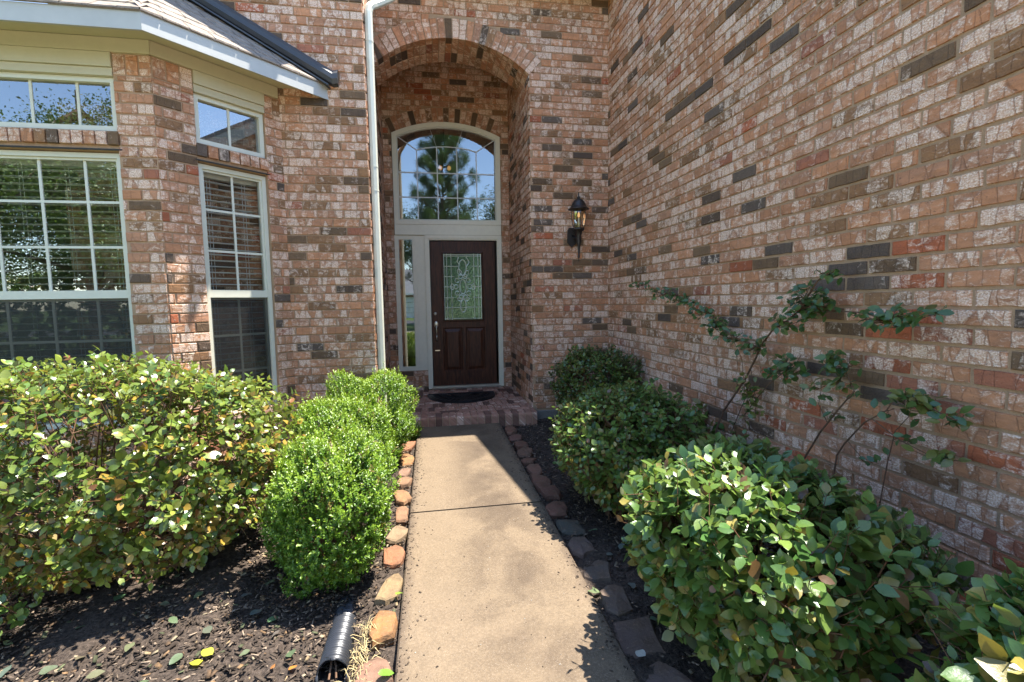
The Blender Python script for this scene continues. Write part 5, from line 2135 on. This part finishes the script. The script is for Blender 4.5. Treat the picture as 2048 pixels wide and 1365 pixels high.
for (x, y) in [(0.9, 4.112), (1.064, 2.515), (0.93, 2.423), (0.95, 2.155), (0.967, 1.875), (.98, 2.7), (.97, 3.3)]:
    fallen(x, y, random.uniform(.04, .06), tuple(c * random.uniform(.9, 1.5) for c in gl_), random.uniform(0, 6.28),
           'pale fallen leaf on the dark mulch along the garage wall hedges', 'fallen leaves along the garage wall bed')
fallen(.79, 1.64, .06, (.45, .46, .42), 1.9, 'silvery fallen leaf on a dusky edging stone', None, gz(1.64) + .022)
fallen(.735, 2.10, .07, (.16, .20, .10), .3, 'curled sprig leaf on the walkway edge', 'curled leaves on the walkway edge', gz(2.1) + .014, .3)
fallen(.76, 2.06, .06, (.18, .22, .11), 2.6, 'curled sprig leaf on the walkway edge', 'curled leaves on the walkway edge', gz(2.1) + .014, .3)

# ------------------------------------------------------------------ the street side: what the window glass mirrors
def tree(name, label, x, y, h, trunk_h, crown, n, leaf, col, kind='oak', seed=0):
    zb = gz(-5) - .07
    root = empty(name, (x, y, zb), label, 'tree')
    mb = MB()
    tp = [(x, y, zb), (x + .1, y, zb + trunk_h * .5), (x, y + .1, zb + trunk_h), (x, y, zb + h * .9)]
    mb.tube(tp, [.20, .16, .13, .03], 8, False)
    tips = []
    nb = 44 if kind == 'oak' else 70
    for i in range(nb):
        t = (i + .5) / nb
        if kind == 'oak':
            a, el = random.uniform(0, 6.28), random.uniform(-.2, 1.2)
            s0 = Vector((x, y, zb + trunk_h + (h * .85 - trunk_h) * random.random()))
            e = Vector((x + crown[0] * math.cos(a) * math.cos(el) * random.uniform(.5, 1), y + crown[0] * math.sin(a) * math.cos(el) * random.uniform(.5, 1),
                        zb + crown[1] + crown[2] * math.sin(el) * random.uniform(.4, 1)))
        else:
            a = i * 2.4
            zz_ = zb + trunk_h + (h - trunk_h) * t
            s0 = Vector((x, y, zz_))
            l = crown[0] * (1.05 - .75 * t) * random.uniform(.65, 1.1)
            e = s0 + Vector((math.cos(a) * l, math.sin(a) * l, l * .55))
        mb.tube([s0, (s0 + e) / 2 + Vector((0, 0, .1 if kind == 'oak' else -.12)), e], [.06, .035, .012], 5, False)
        for k in range(9 if kind == 'oak' else 11):
            f_ = random.uniform(.35, 1.05)
            tips.append(s0 + (e - s0) * f_ + Vector([random.gauss(0, .22 if kind == 'oak' else .10) for _ in range(3)]))
    mb.build('trunk', M['trunk'], root)
    T = np.array([tuple(t) for t in tips])
    per = n // len(T)
    C = np.repeat(T, per, axis=0)
    m_ = len(C)
    if kind == 'oak':
        P = C + rng.normal(size=(m_, 3)) * .26
        X, Z = unit(m_), unit(m_) + np.array([0, 0, .8])
        Z /= np.linalg.norm(Z, axis=1, keepdims=True)
        X -= Z * (X * Z).sum(1, keepdims=True)
        S = rng.uniform(leaf * .7, leaf * 1.3, m_)
        tv, tf = BT
    else:
        u = unit(m_) + np.array([0, 0, .55])
        u /= np.linalg.norm(u, axis=1, keepdims=True)
        P = C + u * .02 + np.array([0, 0, 1.]) * rng.uniform(-.12, .22, (m_, 1))
        X, Z = u, unit(m_)
        Z -= X * (X * Z).sum(1, keepdims=True)
        S = rng.uniform(leaf * .7, leaf * 1.2, m_)
        tv = np.array([(0, -.018, 0), (.5, -.018, 0), (1, 0, 0), (.5, .018, 0)], float)
        tf = np.array([(0, 1, 2, 3)])
    cols = np.array([col]) * rng.uniform(.6, 1.4, (m_, 1))
    instance_mesh('crown', tv, tf, P, basis(X, Z), S, cols, M['treeleaf'], root, False, kind='stuff')
    return root


tree('pine_tree', 'tall young pine mirrored in the arched transom', .9, -15.0, 11.6, 1.2, (3.2,), 110000, .30, (.07, .135, .032), 'pine')
tree('oak_tree', 'broad oak mirrored in the wide bay window', -8.0, -5.0, 7.4, .9, (3.2, 3.4, 3.6), 100000, .065, (.09, .15, .035))
tree('oak_tree', 'smaller oak mirrored beside the broad oak', -14.2, -7.5, 6.6, .9, (3.2, 3.2, 2.8), 50000, .08, (.09, .145, .035))
tree('oak_tree', 'dense oak behind the broad oak', -10.0, -11.5, 6.6, .8, (3.6, 2.8, 3.0), 40000, .09, (.06, .10, .03))
tree('oak_tree', 'street oak standing on one side of the pine', -3.6, -17.5, 10.2, 2.0, (3.0, 5.6, 4.0), 36000, .11, (.07, .11, .03))
tree('oak_tree', 'street oak standing on the other side of the pine', 5.6, -17.0, 9.4, 2.0, (3.0, 5.0, 3.8), 36000, .11, (.065, .11, .03))
tree('oak_tree', 'oak behind the pine across the lawn', 1.2, -20.5, 9.6, 1.8, (3.6, 5.6, 3.6), 36000, .12, (.06, .10, .03))

silver_hedge('privet_hedge', (-11.5, -10.2), (6.0, .9), 2.9, 'long tall hedge behind the oaks, mirrored low in the wide bay window', 26000, 0, (.10, .17), tw=60, bottom=.02, taper=.95, tone=1.0, z0=gz(-5) - .06)

dz_ = gz(-5) - .056
dv = MB()  # mirrored driveway, widened up to the house to add warm bounce light
dv.poly([(-4.6, -13.5, dz_), (12, -13.5, dz_), (12, -.36, dz_ + .045), (XR + .03, -.36, dz_ + .045), (XR + .03, -.6, dz_ + .045), (-4.6, -.6, dz_ + .045)])
dv.build('bounce_driveway', M['bounce_drive'], kind='structure')
dv = MB()
dv.poly([(-120, -30.5, dz_ - .002), (120, -30.5, dz_ - .002), (120, -23, dz_ - .002), (-120, -23, dz_ - .002)])
dv.build('street', M['asphalt'], kind='structure')
nh = empty('neighbour_house', (-3, -38, dz_), 'low pale house with grey roof across the street', 'house')
zz0 = dz_
MB().box(-11, 5, -46, -38, zz0, zz0 + 2.7).build('wall', M['mortar'], nh)
mb = MB()
mb.add([(-11.6, -37.4, zz0 + 2.6), (5.6, -37.4, zz0 + 2.6), (5.6, -46.6, zz0 + 2.6), (-11.6, -46.6, zz0 + 2.6), (-7.5, -42, zz0 + 5.4), (1.5, -42, zz0 + 5.4)],
       [(0, 1, 5, 4), (1, 2, 5), (2, 3, 4, 5), (3, 0, 4), (3, 2, 1, 0)])
mb.build('roof', M['farroof'], nh)
MB().box(-11.6, 5.6, -37.42, -37.38, zz0 + 2.42, zz0 + 2.62).build('fascia', M['white'], nh)
gd = MB().box(-5.2, -.4, -37.99, -37.9, zz0, zz0 + 2.2).build('garage_door', M['white'], nh)
for k in range(1, 4):
    MB().box(-5.18, -.42, -37.9, -37.885, zz0 + k * .55 - .012, zz0 + k * .55 + .012).build('panel_groove', M['farroof'], gd)
for k in range(2):
    w_ = MB().box(1.2 + k * 1.7, 2.3 + k * 1.7, -38.0, -37.95, zz0 + .9, zz0 + 2.1).build('window', M['white'], nh)
    MB().box(1.27 + k * 1.7, 2.23 + k * 1.7, -37.95, -37.935, zz0 + .97, zz0 + 2.03).build('pane', M['rubber'], w_)
